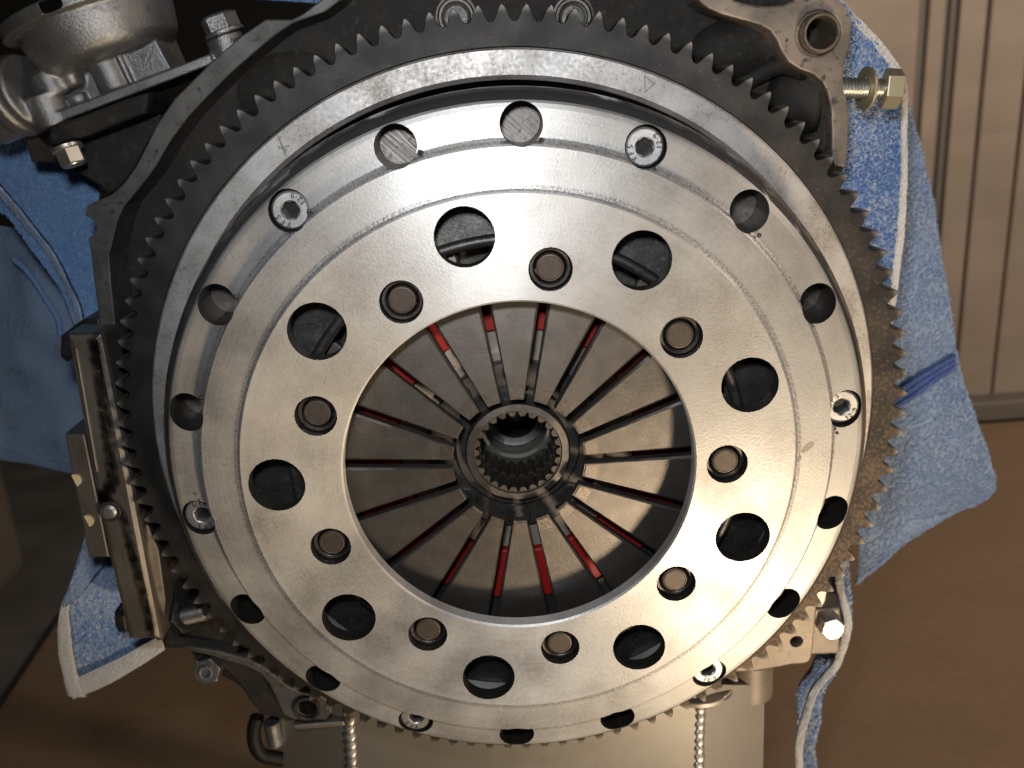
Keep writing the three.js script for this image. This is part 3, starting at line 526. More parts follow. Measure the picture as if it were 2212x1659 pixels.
// ---------------------------------------------------------------- aluminium filter housing at the upper left
{
  const Z = -0.066, t = thing('filter_housing', 'grey cast aluminium filter housing with round cup at the upper left', 'housing', at(200, 150, Z).toArray());
  const ang = Math.atan2(-(at(457, 140, Z).y - at(120, 268, Z).y), -(at(457, 140, Z).x - at(120, 268, Z).x)) + Math.PI, rot = at(457, 140, Z).sub(at(120, 268, Z)); const th = Math.atan2(rot.y, rot.x);
  const UP = new THREE.Vector3(-Math.sin(th), Math.cos(th), 0), RT = new THREE.Vector3(Math.cos(th), Math.sin(th), 0);
  // the casting: one smooth field of cylinders, plates and ribs in millimetres, X along the flange, Y up the cup, Z to the front
  const O = at(200, 150, Z), FWDZ = new THREE.Vector3(0, 0, 1);
  const H = (x, y) => { const p = at(x * 0.43, y * 0.43, Z).sub(O); return [p.dot(RT) * 1000, p.dot(UP) * 1000]; };
  const rb = (dx, dy, r) => Math.hypot(Math.max(dx, 0), Math.max(dy, 0)) + Math.min(Math.max(dx, dy), 0) - r;
  const cylY = (p, c, y0, y1, r, e = 0.8) => rb(Math.hypot(p[0] - c[0], p[2] - c[2]) - r + e, Math.abs(p[1] - (y0 + y1) / 2) - (y1 - y0) / 2 + e, e);
  const boxS = (p, x0, x1, y0, y1, z0, z1, e = 0.8) => { const dx = Math.abs(p[0] - (x0 + x1) / 2) - (x1 - x0) / 2 + e, dy = Math.abs(p[1] - (y0 + y1) / 2) - (y1 - y0) / 2 + e, dz = Math.abs(p[2] - (z0 + z1) / 2) - (z1 - z0) / 2 + e; return Math.hypot(Math.max(dx, 0), Math.max(dy, 0), Math.max(dz, 0)) + Math.min(Math.max(dx, dy, dz), 0) - e; };
  const smin = (a, b, k) => { const h = clamp(0.5 + 0.5 * (b - a) / k); return b + (a - b) * h - k * h * (1 - h); };
  const fl0 = H(300, 600), fl1 = H(1050, 315), flY = (fl0[1] + fl1[1]) / 2 + 1.4, cupC = H(440, 150), cupB = H(430, 335)[1], rimY = H(390, 85)[1], bosC = H(235, 555), earC = H(1125, 215), col = H(515, 340), ribA = H(605, 320), webR = H(790, 250), lug = H(270, 400), pip = H(60, 480);
  const cast = (p) => {
    // cup, wider towards the rim
    const yy = p[1] - cupB, t = clamp(yy / (rimY - cupB)), q = [p[0], p[1], p[2]];
    let d = cylY(q, [cupC[0], 0, -12], cupB, rimY + 2, 21.5 + 5.4 * Math.sqrt(t), 4.5);
    d = smin(d, cylY(q, [cupC[0] - 0.5, 0, -12], rimY, rimY + 4.6, 30.5, 0.7), 1.6);
    d = smin(d, boxS(q, lug[0] - 8, webR[0], flY, cupB + 5, -26, -6.5, 1), 2);              // body behind
    d = smin(d, boxS([q[0] + (q[1] - webR[1]) * 0.10, q[1], q[2]], ribA[0], webR[0] + 0.4, flY, cupB + 8, -12, -2.5, 0.8), 1.2);   // web plate
    d = smin(d, cylY(q, [col[0], 0, -4.5], flY, cupB + 4, 5.9, 0.5), 1.6);                 // column
    d = smin(d, boxS(q, ribA[0] - 0.9, ribA[0] + 0.9, flY, cupB + 6, -9, -0.6, 0.8), 0.9);   // rib
    d = smin(d, boxS(q, lug[0] - 8.5, lug[0] + 7.5, lug[1] - 4.2, lug[1] + 4.5, -14, 0.2, 2.6), 1.6);
    d = smin(d, cylY(q, [lug[0] - 2.5, 0, -2], lug[1] - 5, lug[1] + 4, 4.6, 1.4), 1.2);
    d = smin(d, boxS(q, bosC[0] - 3, fl1[0] + 2, flY - 2.6, flY + 0.8, -20, 3.2, 0.7), 1.3);   // base flange
    d = smin(d, cylY(q, [bosC[0], 0, -2], bosC[1] - 5.8, bosC[1] + 5.4, 6.6, 0.9), 1.2);       // front boss
    d = smin(d, cylY(q, [bosC[0] + 10.5, 0, -3.2], flY - 1, flY + 4.6, 3.4, 1), 1.4);
    d = smin(d, cylY(q, [earC[0], 0, -3], flY - 2, earC[1] + 2.4, 6.1, 0.7), 2.6);             // bolt ear
    // pipe port at the left
    const u = [(p[0] - pip[0]) * 0.97 + (p[2] + 4) * 0.24, p[1] - pip[1], -(p[0] - pip[0]) * 0.24 + (p[2] + 4) * 0.97], rr2 = Math.hypot(u[1], u[2] + 1);
    let w = rb(rr2 - 11.3, Math.abs(u[0] + 8) - 12.2, 1.4); w = smin(w, rb(rr2 - 12.6, Math.abs(u[0] + 1) - 1.2, 1), 1.6);
    return smin(d, w, 2.5);
  };
  const NM = 150, cubes = new MarchingCubes(NM, new THREE.MeshBasicMaterial(), false, false, 600000); cubes.isolation = 0;
  const ctr = [14, 19, -8], hs = [58, 43, 27];
  const hh = NM / 2;
  for (let k = 0; k < NM; k++) for (let j = 0; j < NM; j++) for (let i = 0; i < NM; i++) cubes.field[i + j * NM + k * NM * NM] = -cast([ctr[0] + (i - hh) / hh * hs[0], ctr[1] + (j - hh) / hh * hs[1], ctr[2] + (k - hh) / hh * hs[2]]);
  cubes.update();
  const cnt = cubes.count, cp = new Float32Array(cnt * 3), cn = new Float32Array(cnt * 3);
  for (let i = 0; i < cnt; i++) {
    const q = [0, 1, 2].map((c) => ctr[c] + cubes.positionArray[i * 3 + c] * hs[c]), e = 0.15, g = [0, 1, 2].map((c) => { const a = [...q], b = [...q]; a[c] += e; b[c] -= e; return cast(a) - cast(b); });
    const wv = O.clone().addScaledVector(RT, q[0] / 1000).addScaledVector(UP, q[1] / 1000).addScaledVector(FWDZ, q[2] / 1000), nv = new THREE.Vector3().addScaledVector(RT, g[0]).addScaledVector(UP, g[1]).addScaledVector(FWDZ, g[2]).normalize();
    wv.toArray(cp, i * 3); nv.toArray(cn, i * 3);
  }
  const cg = new THREE.BufferGeometry(); cg.setAttribute('position', new THREE.BufferAttribute(cp, 3)); cg.setAttribute('normal', new THREE.BufferAttribute(cn, 3));
  part('casting', boxUV(cg), M.alu, t);
  part('gasket_block', boxUV(plateGeo(R1([[320, 830], [820, 640], [950, 600], [960, 640], [940, 740], [880, 760], [540, 890], [330, 945], [310, 900]]), Z + 0.005, 0.02, { bevel: 0.001 })), M.castIron, t);
  part('bracket_casting', boxUV(plateGeo(R1([[130, 780], [300, 940], [540, 890], [930, 750], [960, 640], [1010, 720], [1050, 750], [1000, 850], [940, 950], [860, 1110], [760, 1230], [700, 1260], [640, 1200], [440, 1090], [380, 1060], [200, 1050], [160, 900]]), Z - 0.012, 0.03, { bevel: 0.001 })), M.castIron, t);
  const dn = UP.clone().multiplyScalar(-1);
  hexBolt('hex_bolt', 'bright shining hex bolt head under the filter housing at the left', 143, 316, Z + 0.006, 0.0078, 0.0052, M.brightZinc, dn.clone().add(new THREE.Vector3(0, 0, 0.12)), 0.52, 0.0052);
  hexBolt('hex_bolt', 'grey hex bolt with washer on the filter housing ear at the top', 487, 74, Z + 0.001, 0.0106, 0.0048, M.alu, UP.clone().add(new THREE.Vector3(0, 0, 0.02)), 0.3, 0.0066);
}

// ---------------------------------------------------------------- flywheel locking bracket
{
  // the bar's own map: milled steel with a smear of black grease, drawn over its bounding box
  const bz = -0.047, lo = at(130, 1400, bz), hi = at(360, 700, bz), cv = document.createElement('canvas'); cv.width = 512; cv.height = 1024; const cx = cv.getContext('2d');
  const U = (px, py) => { const p = at(px, py, bz); return [(p.x - lo.x) / (hi.x - lo.x) * 512, (1 - (p.y - lo.y) / (hi.y - lo.y)) * 1024]; };
  const im = cx.createImageData(512, 1024);
  for (let y = 0; y < 1024; y++) for (let x = 0; x < 512; x++) { const n = fbm(x * 0.012, y * 0.006, 7.7, 4), st = N3(x * 0.35, y * 0.01, 3.3), k = (1 + n * 0.5 + st * 0.12 + (rnd() - 0.5) * 0.12), c = S3(mix3([0.30 * k, 0.28 * k, 0.255 * k], [0.38 * k, 0.34 * k, 0.285 * k], sstep(380, 900, y))); const o = (y * 512 + x) * 4; for (let q = 0; q < 3; q++) im.data[o + q] = clamp(c[q]) * 255; im.data[o + 3] = 255; }
  cx.putImageData(im, 0, 0);
  const smear = [[204, 730], [206, 765], [212, 800], [220, 850], [226, 900], [232, 950], [240, 1000], [246, 1040], [232, 1062], [215, 1075], [240, 1085], [268, 1120], [280, 1180], [296, 1240], [312, 1300], [330, 1370]];
  for (let i = 0; i < 1100; i++) { const f = rnd() * (smear.length - 1.001), a = Math.floor(f), t = f - a, px = smear[a][0] + (smear[a + 1][0] - smear[a][0]) * t, py = smear[a][1] + (smear[a + 1][1] - smear[a][1]) * t, w = py < 1060 ? 11 : 8; const [ux, uy] = U(px + rr(-w, w), py + rr(-9, 9)); cx.fillStyle = `rgba(20,18,16,${rr(0.02, 0.16)})`; cx.beginPath(); cx.ellipse(ux, uy, rr(3, 11), rr(6, 22), -0.15, 0, 7); cx.fill(); }
  const bm = new THREE.CanvasTexture(cv); bm.colorSpace = THREE.SRGBColorSpace; bm.channel = 1; M.bar = std({ map: bm, roughness: 0.38, metalness: 0.8, bumpMap: millBump, bumpScale: 0.00003 });
  M.barUV = (g) => { g = boxUV(g); const p = g.attributes.position, u = new Float32Array(p.count * 2); for (let i = 0; i < p.count; i++) { u[i * 2] = clamp((p.getX(i) - lo.x) / (hi.x - lo.x), 0.01, 0.99); u[i * 2 + 1] = clamp((p.getY(i) - lo.y) / (hi.y - lo.y), 0.01, 0.99); } g.setAttribute('uv1', new THREE.BufferAttribute(u, 2)); return g; };
}
{
  const Z = -0.047, t = thing('locking_bracket', 'milled steel flywheel locking bracket bolted at the left of the gear', 'bracket', at(230, 1050, Z).toArray());
  const bar = [[142, 722], [216, 720], [221, 726], [257, 903], [296, 1106], [349, 1383], [277, 1383], [235, 1210], [196, 1020]];
  part('bar', M.barUV(plateGeo(bar, Z, 0.016, { bevel: 0.0022 })), M.bar, t);
  part('edge_strip', M.barUV(plateGeo([[160, 752], [166, 752], [212, 1020], [206, 1020]], Z + 0.0005, 0.003, { bevel: 0.0005 })), M.bar, t);
  part('bar_stub', M.barUV(plateGeo([[139, 938], [182, 938], [236, 1204], [192, 1204]], Z - 0.0012, 0.016, { bevel: 0.0006 })), M.bar, t);
  part('back_plate', boxUV(plateGeo([[290, 1120], [318, 1130], [343, 1190], [358, 1300], [350, 1384], [338, 1384]], Z - 0.006, 0.01, { bevel: 0.0006 })), M.milled, t);
  part('top_block', boxUV(plateGeo(R4([[390, 520], [520, 420], [640, 395], [660, 480], [560, 540], [430, 690], [385, 650]]), Z - 0.016, 0.02, { bevel: 0.001 })), M.darkSteel, t);
  part('foot', boxUV(plateGeo(R7([[735, 660], [760, 620], [800, 620], [830, 780], [770, 785], [740, 740]]), Z - 0.012, 0.012, { bevel: 0.001 })), M.darkSteel, t);
  for (const [x, y] of [[157, 1040], [184, 1128]]) { const c = at(x, y, Z), s = new THREE.Shape(); s.absarc(0, 0, 0.0024, -Math.PI / 2 + 0.22, Math.PI / 2 + 0.22, false); s.closePath(); const g = new THREE.ExtrudeGeometry(s, { depth: 0.0008, bevelEnabled: false, curveSegments: 20 }); g.translate(c.x + 0.0003, c.y, Z - 0.0013); part('plug', boxUV(g), M.brass, t); }
  const s = thing('ball_screw', 'round ended set screw in the middle of the milled locking bracket', 'screw', at(237, 1105, Z).toArray());
  const c = at(237, 1105, Z), rg = lathe([[2.9, 0.1], [3.2, 0.5], [3.9, 0.5], [4.2, 0.1], [4.2, -1], [2.9, -1]], 40); rg.translate(c.x, c.y, Z); part('recess_rim', boxUV(rg), M.hubRing, s);
  const dm = latheOpen([[2.85, -0.5], [2.7, 0.4], [1.9, 1.1], [0.9, 1.45], [0, 1.5]], 40); dm.translate(c.x, c.y, Z); part('ball_end', boxUV(dm), M.zinc, s);
}

// ---------------------------------------------------------------- welded aluminium box at the bottom
{
  const Z = -0.064, t = thing('welded_box', 'welded aluminium box with bead seams below the flywheel', 'box', at(1100, 1640, Z).toArray());
  part('front_panel', boxUV(plateGeo([[752, 1505], [1516, 1505], [1508, 1800], [764, 1800]], Z, 0.02, { bevel: 0 })), M.aluSheet, t);
  const L = [at(752, 1480, Z), at(764, 1800, Z), at(622, 1800, Z - 0.012), at(604, 1480, Z - 0.012)], R = [at(1516, 1480, Z), at(1508, 1800, Z), at(1645, 1800, Z - 0.010), at(1652, 1480, Z - 0.010)];
  const quad = ([a, b, c, d], th) => { const n = b.clone().sub(a).cross(d.clone().sub(a)).normalize(); if (n.z < 0) n.negate(); const k = [a, b, c, d], q = [...k, ...k.map((v) => v.clone().addScaledVector(n, -th))], g = new THREE.BufferGeometry(); g.setAttribute('position', new THREE.BufferAttribute(new Float32Array(q.flatMap((v) => v.toArray())), 3)); g.setIndex([0, 1, 2, 0, 2, 3, 4, 6, 5, 4, 7, 6, 0, 4, 1, 1, 4, 5, 1, 5, 2, 2, 5, 6, 2, 6, 3, 3, 6, 7, 3, 7, 0, 0, 7, 4]); return toCreasedNormals(g, 0.3); };
  part('side_panel', boxUV(quad(L, 0.006)), M.aluSheet, t); part('side_panel', boxUV(quad(R, 0.006)), M.aluSheet, t);
  for (const [x0, x1, ya, yb] of [[756, 762, 1556, 1720], [1514, 1510, 1530, 1720]]) {
    { const k = new THREE.LineCurve3(at(x0, ya - 8, Z - 0.0006), at(x1, yb, Z - 0.0006)), g = new THREE.TubeGeometry(k, 2, 0.0017, 12); part('weld_seam', boxUV(g), M.weld, t); }
    for (let y = ya; y < yb; y += 17.5) { const f = (y - ya) / (yb - ya), g = new THREE.SphereGeometry(1, 20, 12); g.scale(0.0023 + rr(-2e-4, 2e-4), 0.0027, 0.0010); g.rotateX(-0.5); g.rotateZ(rr(-0.3, -0.15)); const c = at(x0 + (x1 - x0) * f + rr(-1, 1), y, Z + 0.0004); g.translate(c.x, c.y, c.z); part('weld_bead', boxUV(g), M.weld, t); }
  }
  // round flange that sits on the right corner
  const fc = at(1500, 1470, -0.0785), fl = latheOpen([[0, -1.3], [17.2, -1.3], [17.6, -0.9], [17.6, 0.9], [17.2, 1.3], [0, 1.3]], 96); fl.rotateX(-Math.PI / 2); fl.translate(fc.x, fc.y, fc.z); part('round_flange', boxUV(fl), M.weld, t);
  const tf = new RoundedBoxGeometry(0.022, 0.0025, 0.014, 2, 0.0006), tp = at(700, 1564, Z); tf.translate(tp.x - 0.002, tp.y, Z - 0.006); part('top_flange', boxUV(tf), M.aluSheet, t);
}

// ---------------------------------------------------------------- towels
function terryMat(base, white, dark, amount, seedz) {
  const m = dtex(1024, 1024, (u, v) => { const s = N3(u * 200, v * 200, seedz), f = N3(u * 330, v * 330, seedz + 4), n = fbm(u * 9, v * 9, seedz, 4); let c = mix3(base, dark, clamp(0.4 + n * 1.5)); c = mix3(c, white, clamp(amount * (0.25 + 0.9 * s + 0.6 * f + n * 0.9))); return S3(c.map((q) => q * (1 + (rnd() - 0.5) * 0.25))); }, { srgb: true, repeat: 6 });
  return std({ map: m, roughness: 0.95, bumpMap: grain, bumpScale: 0.0003 });
}
M.towelBlue = terryMat([0.10, 0.22, 0.52], [0.55, 0.62, 0.74], [0.06, 0.15, 0.40], 0.75, 81);
M.towelPale = terryMat([0.30, 0.42, 0.66], [0.60, 0.64, 0.70], [0.23, 0.36, 0.60], 0.7, 83);
M.towelDeep = terryMat([0.20, 0.37, 0.66], [0.42, 0.54, 0.74], [0.14, 0.30, 0.58], 0.5, 85);
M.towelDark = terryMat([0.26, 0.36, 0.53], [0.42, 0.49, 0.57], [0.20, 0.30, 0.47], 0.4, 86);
M.hem = std({ map: dtex(256, 256, (u, v) => { const k = 0.9 + 0.25 * N3(u * 60, v * 60, 3) + (rnd() - 0.5) * 0.2; return S3([0.76 * k, 0.77 * k, 0.79 * k]); }, { srgb: true, repeat: 20 }), roughness: 0.95, bumpMap: grain, bumpScale: 0.0004 });
M.towelHem = terryMat([0.33, 0.43, 0.62], [0.6, 0.64, 0.70], [0.27, 0.38, 0.58], 0.7, 89);
M.stripe = terryMat([0.045, 0.10, 0.40], [0.3, 0.38, 0.6], [0.03, 0.07, 0.3], 0.6, 88);
// rows: [left px, left py, left z, right px, right py, right z] from top to bottom
function clothGeo(rows, nu, nv, { fold = 0.002, ff = 30, terry = 0.00035, tf = 700, thick = 0.0025, s = 1, range = [0, 1], v0 = 0, v1 = 1, lift = 0 } = {}) {
  const Lc = new THREE.CatmullRomCurve3(rows.map((r) => at(r[0], r[1], r[2]))), Rc = new THREE.CatmullRomCurve3(rows.map((r) => at(r[3], r[4], r[5])));
  const P = [], U = [], idx = [];
  for (let side = 0; side < 2; side++) for (let j = 0; j <= nv; j++) {
    const v = v0 + (v1 - v0) * j / nv, a = Lc.getPoint(v), b = Rc.getPoint(v);
    for (let i = 0; i <= nu; i++) {
      const u = range[0] + (range[1] - range[0]) * i / nu, p = a.clone().lerp(b, u);
      const w = fold * fbm(p.x * ff, p.y * ff, s, 3) * 2 + (side ? 0 : terry * (N3(p.x * tf, p.y * tf, s) + 0.6 * N3(p.x * tf * 2.1, p.y * tf * 2.1, s + 3)));
      const edge = Math.min(i, nu - i, j, nv - j) < 1 ? 0.5 : 1;
      P.push(p.x, p.y, p.z + w + lift - (side ? thick * edge : thick * (1 - edge) * 0.5)); U.push(p.x, p.y + p.z * 0.7);
    }
  }
  const n = (nu + 1) * (nv + 1), q = (i, j, sd) => sd * n + j * (nu + 1) + i;
  for (let j = 0; j < nv; j++) for (let i = 0; i < nu; i++) { const a = q(i, j, 0), b = q(i + 1, j, 0), c = q(i + 1, j + 1, 0), d = q(i, j + 1, 0); idx.push(a, d, b, b, d, c); const e = [q(i, j, 1), q(i + 1, j, 1), q(i + 1, j + 1, 1), q(i, j + 1, 1)]; idx.push(e[0], e[1], e[3], e[1], e[2], e[3]); }
  for (let i = 0; i < nu; i++) for (const [j, f] of [[0, 1], [nv, -1]]) { const a = q(i, j, 0), b = q(i + 1, j, 0), c = q(i + 1, j, 1), d = q(i, j, 1); f > 0 ? idx.push(a, b, c, a, c, d) : idx.push(a, c, b, a, d, c); }
  for (let j = 0; j < nv; j++) for (const [i, f] of [[0, -1], [nu, 1]]) { const a = q(i, j, 0), b = q(i, j + 1, 0), c = q(i, j + 1, 1), d = q(i, j, 1); f > 0 ? idx.push(a, c, b, a, d, c) : idx.push(a, b, c, a, c, d); }
  const g = new THREE.BufferGeometry(); g.setAttribute('position', new THREE.BufferAttribute(new Float32Array(P), 3)); g.setAttribute('uv', new THREE.BufferAttribute(new Float32Array(U), 2)); g.setIndex(idx); g.computeVertexNormals(); return g;
}
// the looped pile of a terry cloth: small bent loops standing on the front of the cloth
const loopGeo = new THREE.TorusGeometry(0.00055, 0.00024, 4, 6, Math.PI);
function pile(cloth, n, base, white, share, scale, parent, nu = 0, umax = 1, umin = 0, vmax = 1) {
  const p = cloth.attributes.position, nn = cloth.attributes.normal, half = p.count / 2, m = new THREE.InstancedMesh(loopGeo, new THREE.MeshStandardMaterial({ roughness: 0.95 }), n);
  const q = new THREE.Quaternion(), z = new THREE.Vector3(0, 1, 0), v = new THREE.Vector3(), o = new THREE.Matrix4(), c = new THREE.Color();
  for (let i = 0; i < n; i++) {
    let k = Math.floor(rnd() * half); while (nu && ((k % (nu + 1)) / nu > umax || (k % (nu + 1)) / nu < umin || k / half > vmax)) k = Math.floor(rnd() * half);
    const d = new THREE.Vector3(nn.getX(k), nn.getY(k), nn.getZ(k)); d.x += rr(-0.5, 0.5); d.y += rr(-0.7, 0.3); d.z += rr(-0.2, 0.2);
    q.setFromUnitVectors(z, d.normalize()).multiply(new THREE.Quaternion().setFromAxisAngle(z, rr(0, 3.14)));
    const s = scale * rr(0.75, 1.25); o.compose(v.set(p.getX(k) + rr(-3e-4, 3e-4), p.getY(k) + rr(-3e-4, 3e-4), p.getZ(k)), q, new THREE.Vector3(s, s, s));
    const w = clamp(share + 0.8 * N3(v.x * 1150, v.y * 800, 4.4) + 0.5 * fbm(v.x * 30, v.y * 30, 2.2, 2) + rr(-0.25, 0.25)), t = mix3(base, white, w); c.setRGB(...t);
    m.setMatrixAt(i, o); m.setColorAt(i, c);
  }
  m.name = 'terry_pile'; m.userData.kind = 'stuff'; m.castShadow = m.receiveShadow = true; parent.add(m); return m;
}
function tube(pxz, r, flat = 1) { const c = new THREE.CatmullRomCurve3(pxz.map(([x, y, z]) => at(x, y, z))), g = new THREE.TubeGeometry(c, pxz.length * 14, r, 10), p = g.attributes.position; for (let i = 0; i < p.count; i++) { const k = r * 0.3; p.setXYZ(i, p.getX(i) + k * N3(p.getX(i) * 900, p.getY(i) * 900, 1), p.getY(i) + k * N3(p.getX(i) * 900, p.getY(i) * 900, 5), p.getZ(i)); } g.computeVertexNormals(); return boxUV(g); }
{ // front right towel
  const rows = [[1700, -60, -0.10, 1790, -40, -0.10], [1720, 20, -0.10, 1842, 22, -0.102], [1740, 70, -0.102, 1905, 88, -0.104], [1760, 130, -0.104, 1950, 150, -0.104], [1780, 190, -0.104, 1964, 200, -0.102], [1790, 260, -0.103, 1965, 270, -0.102], [1800, 340, -0.102, 1960, 350, -0.102], [1800, 430, -0.102, 1956, 440, -0.102], [1810, 520, -0.103, 1948, 530, -0.103], [1820, 610, -0.104, 1938, 620, -0.104], [1820, 720, -0.106, 1924, 730, -0.106]];
  const t = thing('towel', 'blue terry towel with white hem hanging behind the long bolt at the upper right', 'towel', at(1880, 300, -0.1).toArray());
  pile(part('cloth', clothGeo(rows, 110, 330, { fold: 0.0035, ff: 28, terry: 0.0008, tf: 620, s: 2 }), M.towelBlue, t).geometry, 13000, [0.12, 0.25, 0.56], [0.62, 0.67, 0.76], 0.3, 1.0, t, 110, 0.9);
  part('hem', clothGeo(rows.map((r, i) => [r[3] - [30, 26, 24, 20, 13, 11, 12, 14, 15, 16, 16][i], r[4] + 2, r[5] + 0.0012, r[3] + 2, r[4], r[5] + 0.0008]), 12, 300, { fold: 0.0035, ff: 28, terry: 0.0004, tf: 900, s: 2, thick: 0.0035 }), M.hem, t);
}
{ // rear right towel
  const rows = [[1850, 180, -0.19, 1965, 230, -0.19], [1850, 330, -0.19, 1996, 340, -0.188], [1850, 480, -0.19, 2030, 490, -0.186], [1850, 620, -0.19, 2054, 630, -0.184], [1850, 740, -0.19, 2068, 750, -0.182], [1850, 820, -0.19, 2086, 826, -0.182], [1850, 900, -0.19, 2108, 900, -0.182], [1850, 980, -0.19, 2130, 985, -0.182], [1850, 1050, -0.19, 2144, 1042, -0.182], [1850, 1130, -0.19, 2128, 1076, -0.182], [1850, 1240, -0.19, 2072, 1104, -0.182], [1845, 1260, -0.19, 1960, 1128, -0.186]];
  const t = thing('towel', 'pale blue towel with a darker woven stripe hanging at the right of the gear', 'towel', at(2000, 800, -0.18).toArray());
  pile(part('cloth', clothGeo(rows, 90, 260, { fold: 0.006, ff: 16, terry: 0.0005, tf: 560, s: 6 }), M.towelPale, t).geometry, 16000, [0.25, 0.38, 0.66], [0.44, 0.54, 0.72], 0.4, 1.0, t);
  const st = [[1850, 905, -0.19, 2068, 768, -0.182], [1850, 960, -0.19, 2074, 806, -0.182]];
  const band = (o) => clothGeo([[1840, 905 + o, -0.187, 2068, 772 + o * 0.8, -0.179], [1840, 917 + o, -0.187, 2071, 782 + o * 0.8, -0.179]], 80, 6, { fold: 0.006, ff: 16, terry: 0.0003, s: 6, thick: 0.002 });
  for (const o of [-6, 9, 24]) part('woven_stripe', band(o), M.stripe, t);
}
{ // lower right towel edge
  const rows = R9([[940, 200], [960, 330], [960, 450], [940, 600], [950, 730], [900, 850], [860, 980], [760, 1150], [750, 1300], [745, 1450], [745, 1760]]).map((p, i) => { const q = R9([[1075, 200], [1078, 330], [1085, 450], [1095, 600], [1090, 730], [1055, 850], [1005, 1030], [912, 1180], [892, 1350], [852, 1500], [900, 1760]])[i]; return [p[0], p[1], -0.118, q[0], q[1], -0.108]; });
  const t = thing('towel', 'narrow edge of a pale blue towel hanging right of the lower bolt and box', 'towel', at(1800, 1400, -0.11).toArray());
  pile(part('cloth', clothGeo(rows, 40, 240, { fold: 0.0025, ff: 30, terry: 0.0007, tf: 600, s: 9 }), M.towelPale, t).geometry, 6000, [0.20, 0.33, 0.60], [0.58, 0.62, 0.70], 0.45, 1.0, t);
  part('hem', clothGeo(R9([[1050, 200], [1042, 310], [1022, 450], [1052, 600], [1075, 730], [1050, 850], [1000, 1000], [880, 1150], [818, 1300], [772, 1450], [760, 1760]]).map(([x, y], i) => [x - 8, y - 2, -0.1065, x + 8, y + 2, -0.1045 + 0.001 * Math.sin(i)]), 8, 200, { fold: 0.002, ff: 40, terry: 0.0006, tf: 800, s: 9, thick: 0.003 }), M.hem, t);
}
{ // upper left towel
  const rows = [[-60, 300, -0.115, 90, 300, -0.115], [-60, 360, -0.113, 200, 360, -0.113], [-60, 425, -0.112, 215, 440, -0.112], [20, 470, -0.111, 220, 520, -0.112], [60, 520, -0.110, 225, 590, -0.112], [100, 570, -0.110, 225, 650, -0.112], [140, 640, -0.110, 228, 720, -0.112], [160, 700, -0.110, 230, 760, -0.112]];
  const t = thing('towel', 'deep blue towel with pale hem below the filter housing at the upper left', 'towel', at(120, 480, -0.112).toArray());
  pile(part('cloth', clothGeo(rows, 100, 200, { fold: 0.003, ff: 22, terry: 0.0004, tf: 620, s: 12 }), M.towelDeep, t).geometry, 9000, [0.18, 0.35, 0.64], [0.36, 0.50, 0.74], 0.25, 1.0, t);
  part('hem', clothGeo([[-40, 370], [0, 420], [50, 480], [107, 556], [135, 605], [157, 650], [172, 700]].map(([x, y]) => [x - 7, y + 5, -0.105, x + 7, y - 5, -0.103]), 8, 120, { fold: 0.002, ff: 40, terry: 0.0006, tf: 800, s: 12, thick: 0.003 }), M.towelHem, t);
}
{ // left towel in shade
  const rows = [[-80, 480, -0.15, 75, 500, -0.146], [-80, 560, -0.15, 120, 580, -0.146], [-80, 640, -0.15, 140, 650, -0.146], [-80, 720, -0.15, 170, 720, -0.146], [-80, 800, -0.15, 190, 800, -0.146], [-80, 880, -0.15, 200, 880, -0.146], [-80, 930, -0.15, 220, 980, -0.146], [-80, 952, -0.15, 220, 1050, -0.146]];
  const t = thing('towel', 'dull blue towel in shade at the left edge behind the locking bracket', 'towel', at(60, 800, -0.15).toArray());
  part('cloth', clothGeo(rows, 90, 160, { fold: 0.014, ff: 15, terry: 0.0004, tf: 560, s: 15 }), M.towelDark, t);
  part('hem', tube([[30, 560, -0.142], [62, 590, -0.141], [95, 640, -0.141], [125, 690, -0.141], [130, 720, -0.141]], 0.0014), M.towelDeep, t);
}
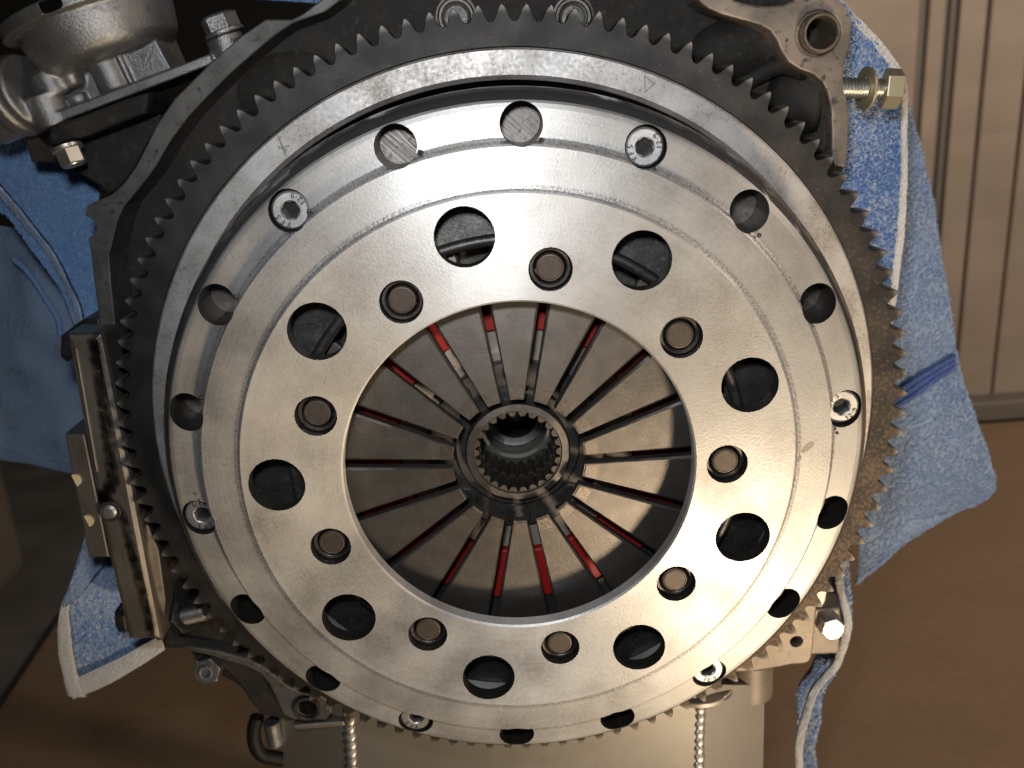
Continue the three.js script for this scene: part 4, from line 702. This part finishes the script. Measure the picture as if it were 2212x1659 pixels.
{ // lower left towel corner
  const rows = R7([[545, 150], [515, 260], [440, 480], [398, 620], [385, 780], [392, 950], [430, 1100], [452, 1200]]).map((p, i) => { const q = R7([[760, 150], [860, 260], [920, 480], [960, 620], [1050, 780], [1062, 872], [760, 1065], [500, 1203]])[i]; return [p[0], p[1], -0.082, q[0], q[1], -0.086]; });
  const t = thing('towel', 'white edged corner of a blue towel under the locking bracket at the lower left', 'towel', at(220, 1320, -0.08).toArray());
  pile(part('cloth', clothGeo(rows, 120, 150, { fold: 0.0025, ff: 26, terry: 0.0007, tf: 640, s: 18 }), M.towelPale, t).geometry, 9000, [0.17, 0.33, 0.66], [0.62, 0.68, 0.78], 0.45, 0.9, t, 120, 0.93, 0.08, 0.95);
  const wide = (l, w) => l.map(([x, y], i) => [x, y, -0.0795, x + w[i][0], y + w[i][1], -0.0795]);
  part('hem', clothGeo(R7([[470, 470], [410, 600], [388, 780], [396, 950], [432, 1100], [456, 1200]]).map(([x, y], i) => [x, y, -0.0795, x + [12, 14, 24, 28, 28, 34][i], y + 3, -0.0795]).map((r) => [r[0] - 5, r[1], r[2], r[3], r[4], r[5]]), 8, 60, { fold: 0.001, ff: 40, terry: 0.0003, s: 18 }), M.hem, t);
  part('hem', clothGeo(R7([[456, 1200], [600, 1140], [760, 1058], [900, 975], [1058, 872]]).map(([x, y], i) => [x, y - [34, 36, 34, 32, 26][i], -0.0797, x + 2, y + 9, -0.0797]), 8, 60, { fold: 0.001, ff: 40, terry: 0.0003, s: 19 }), M.hem, t);
  part('fold', clothGeo(R7([[560, 180], [680, 310], [600, 430], [520, 530], [440, 605]]).map(([x, y], i) => { const q = R7([[520, 260], [500, 330], [455, 450], [425, 540], [405, 620]])[i]; return [q[0], q[1], -0.0775, x, y, -0.0765]; }), 30, 50, { fold: 0.001, ff: 40, terry: 0.0005, s: 20 }), M.towelPale, t);
}
{ // towel peeping over the top
  const t = thing('towel', 'scrap of blue towel at the top edge above the bell housing', 'towel', at(620, 0, -0.11).toArray());
  part('cloth', clothGeo([[480, -80, -0.10, 760, -80, -0.10], [500, -30, -0.10, 740, -40, -0.10], [545, -2, -0.10, 690, 8, -0.10]], 60, 40, { fold: 0.003, ff: 30, terry: 0.0006, s: 25 }), M.towelBlue, t);
}

renderer.render(scene, camera);
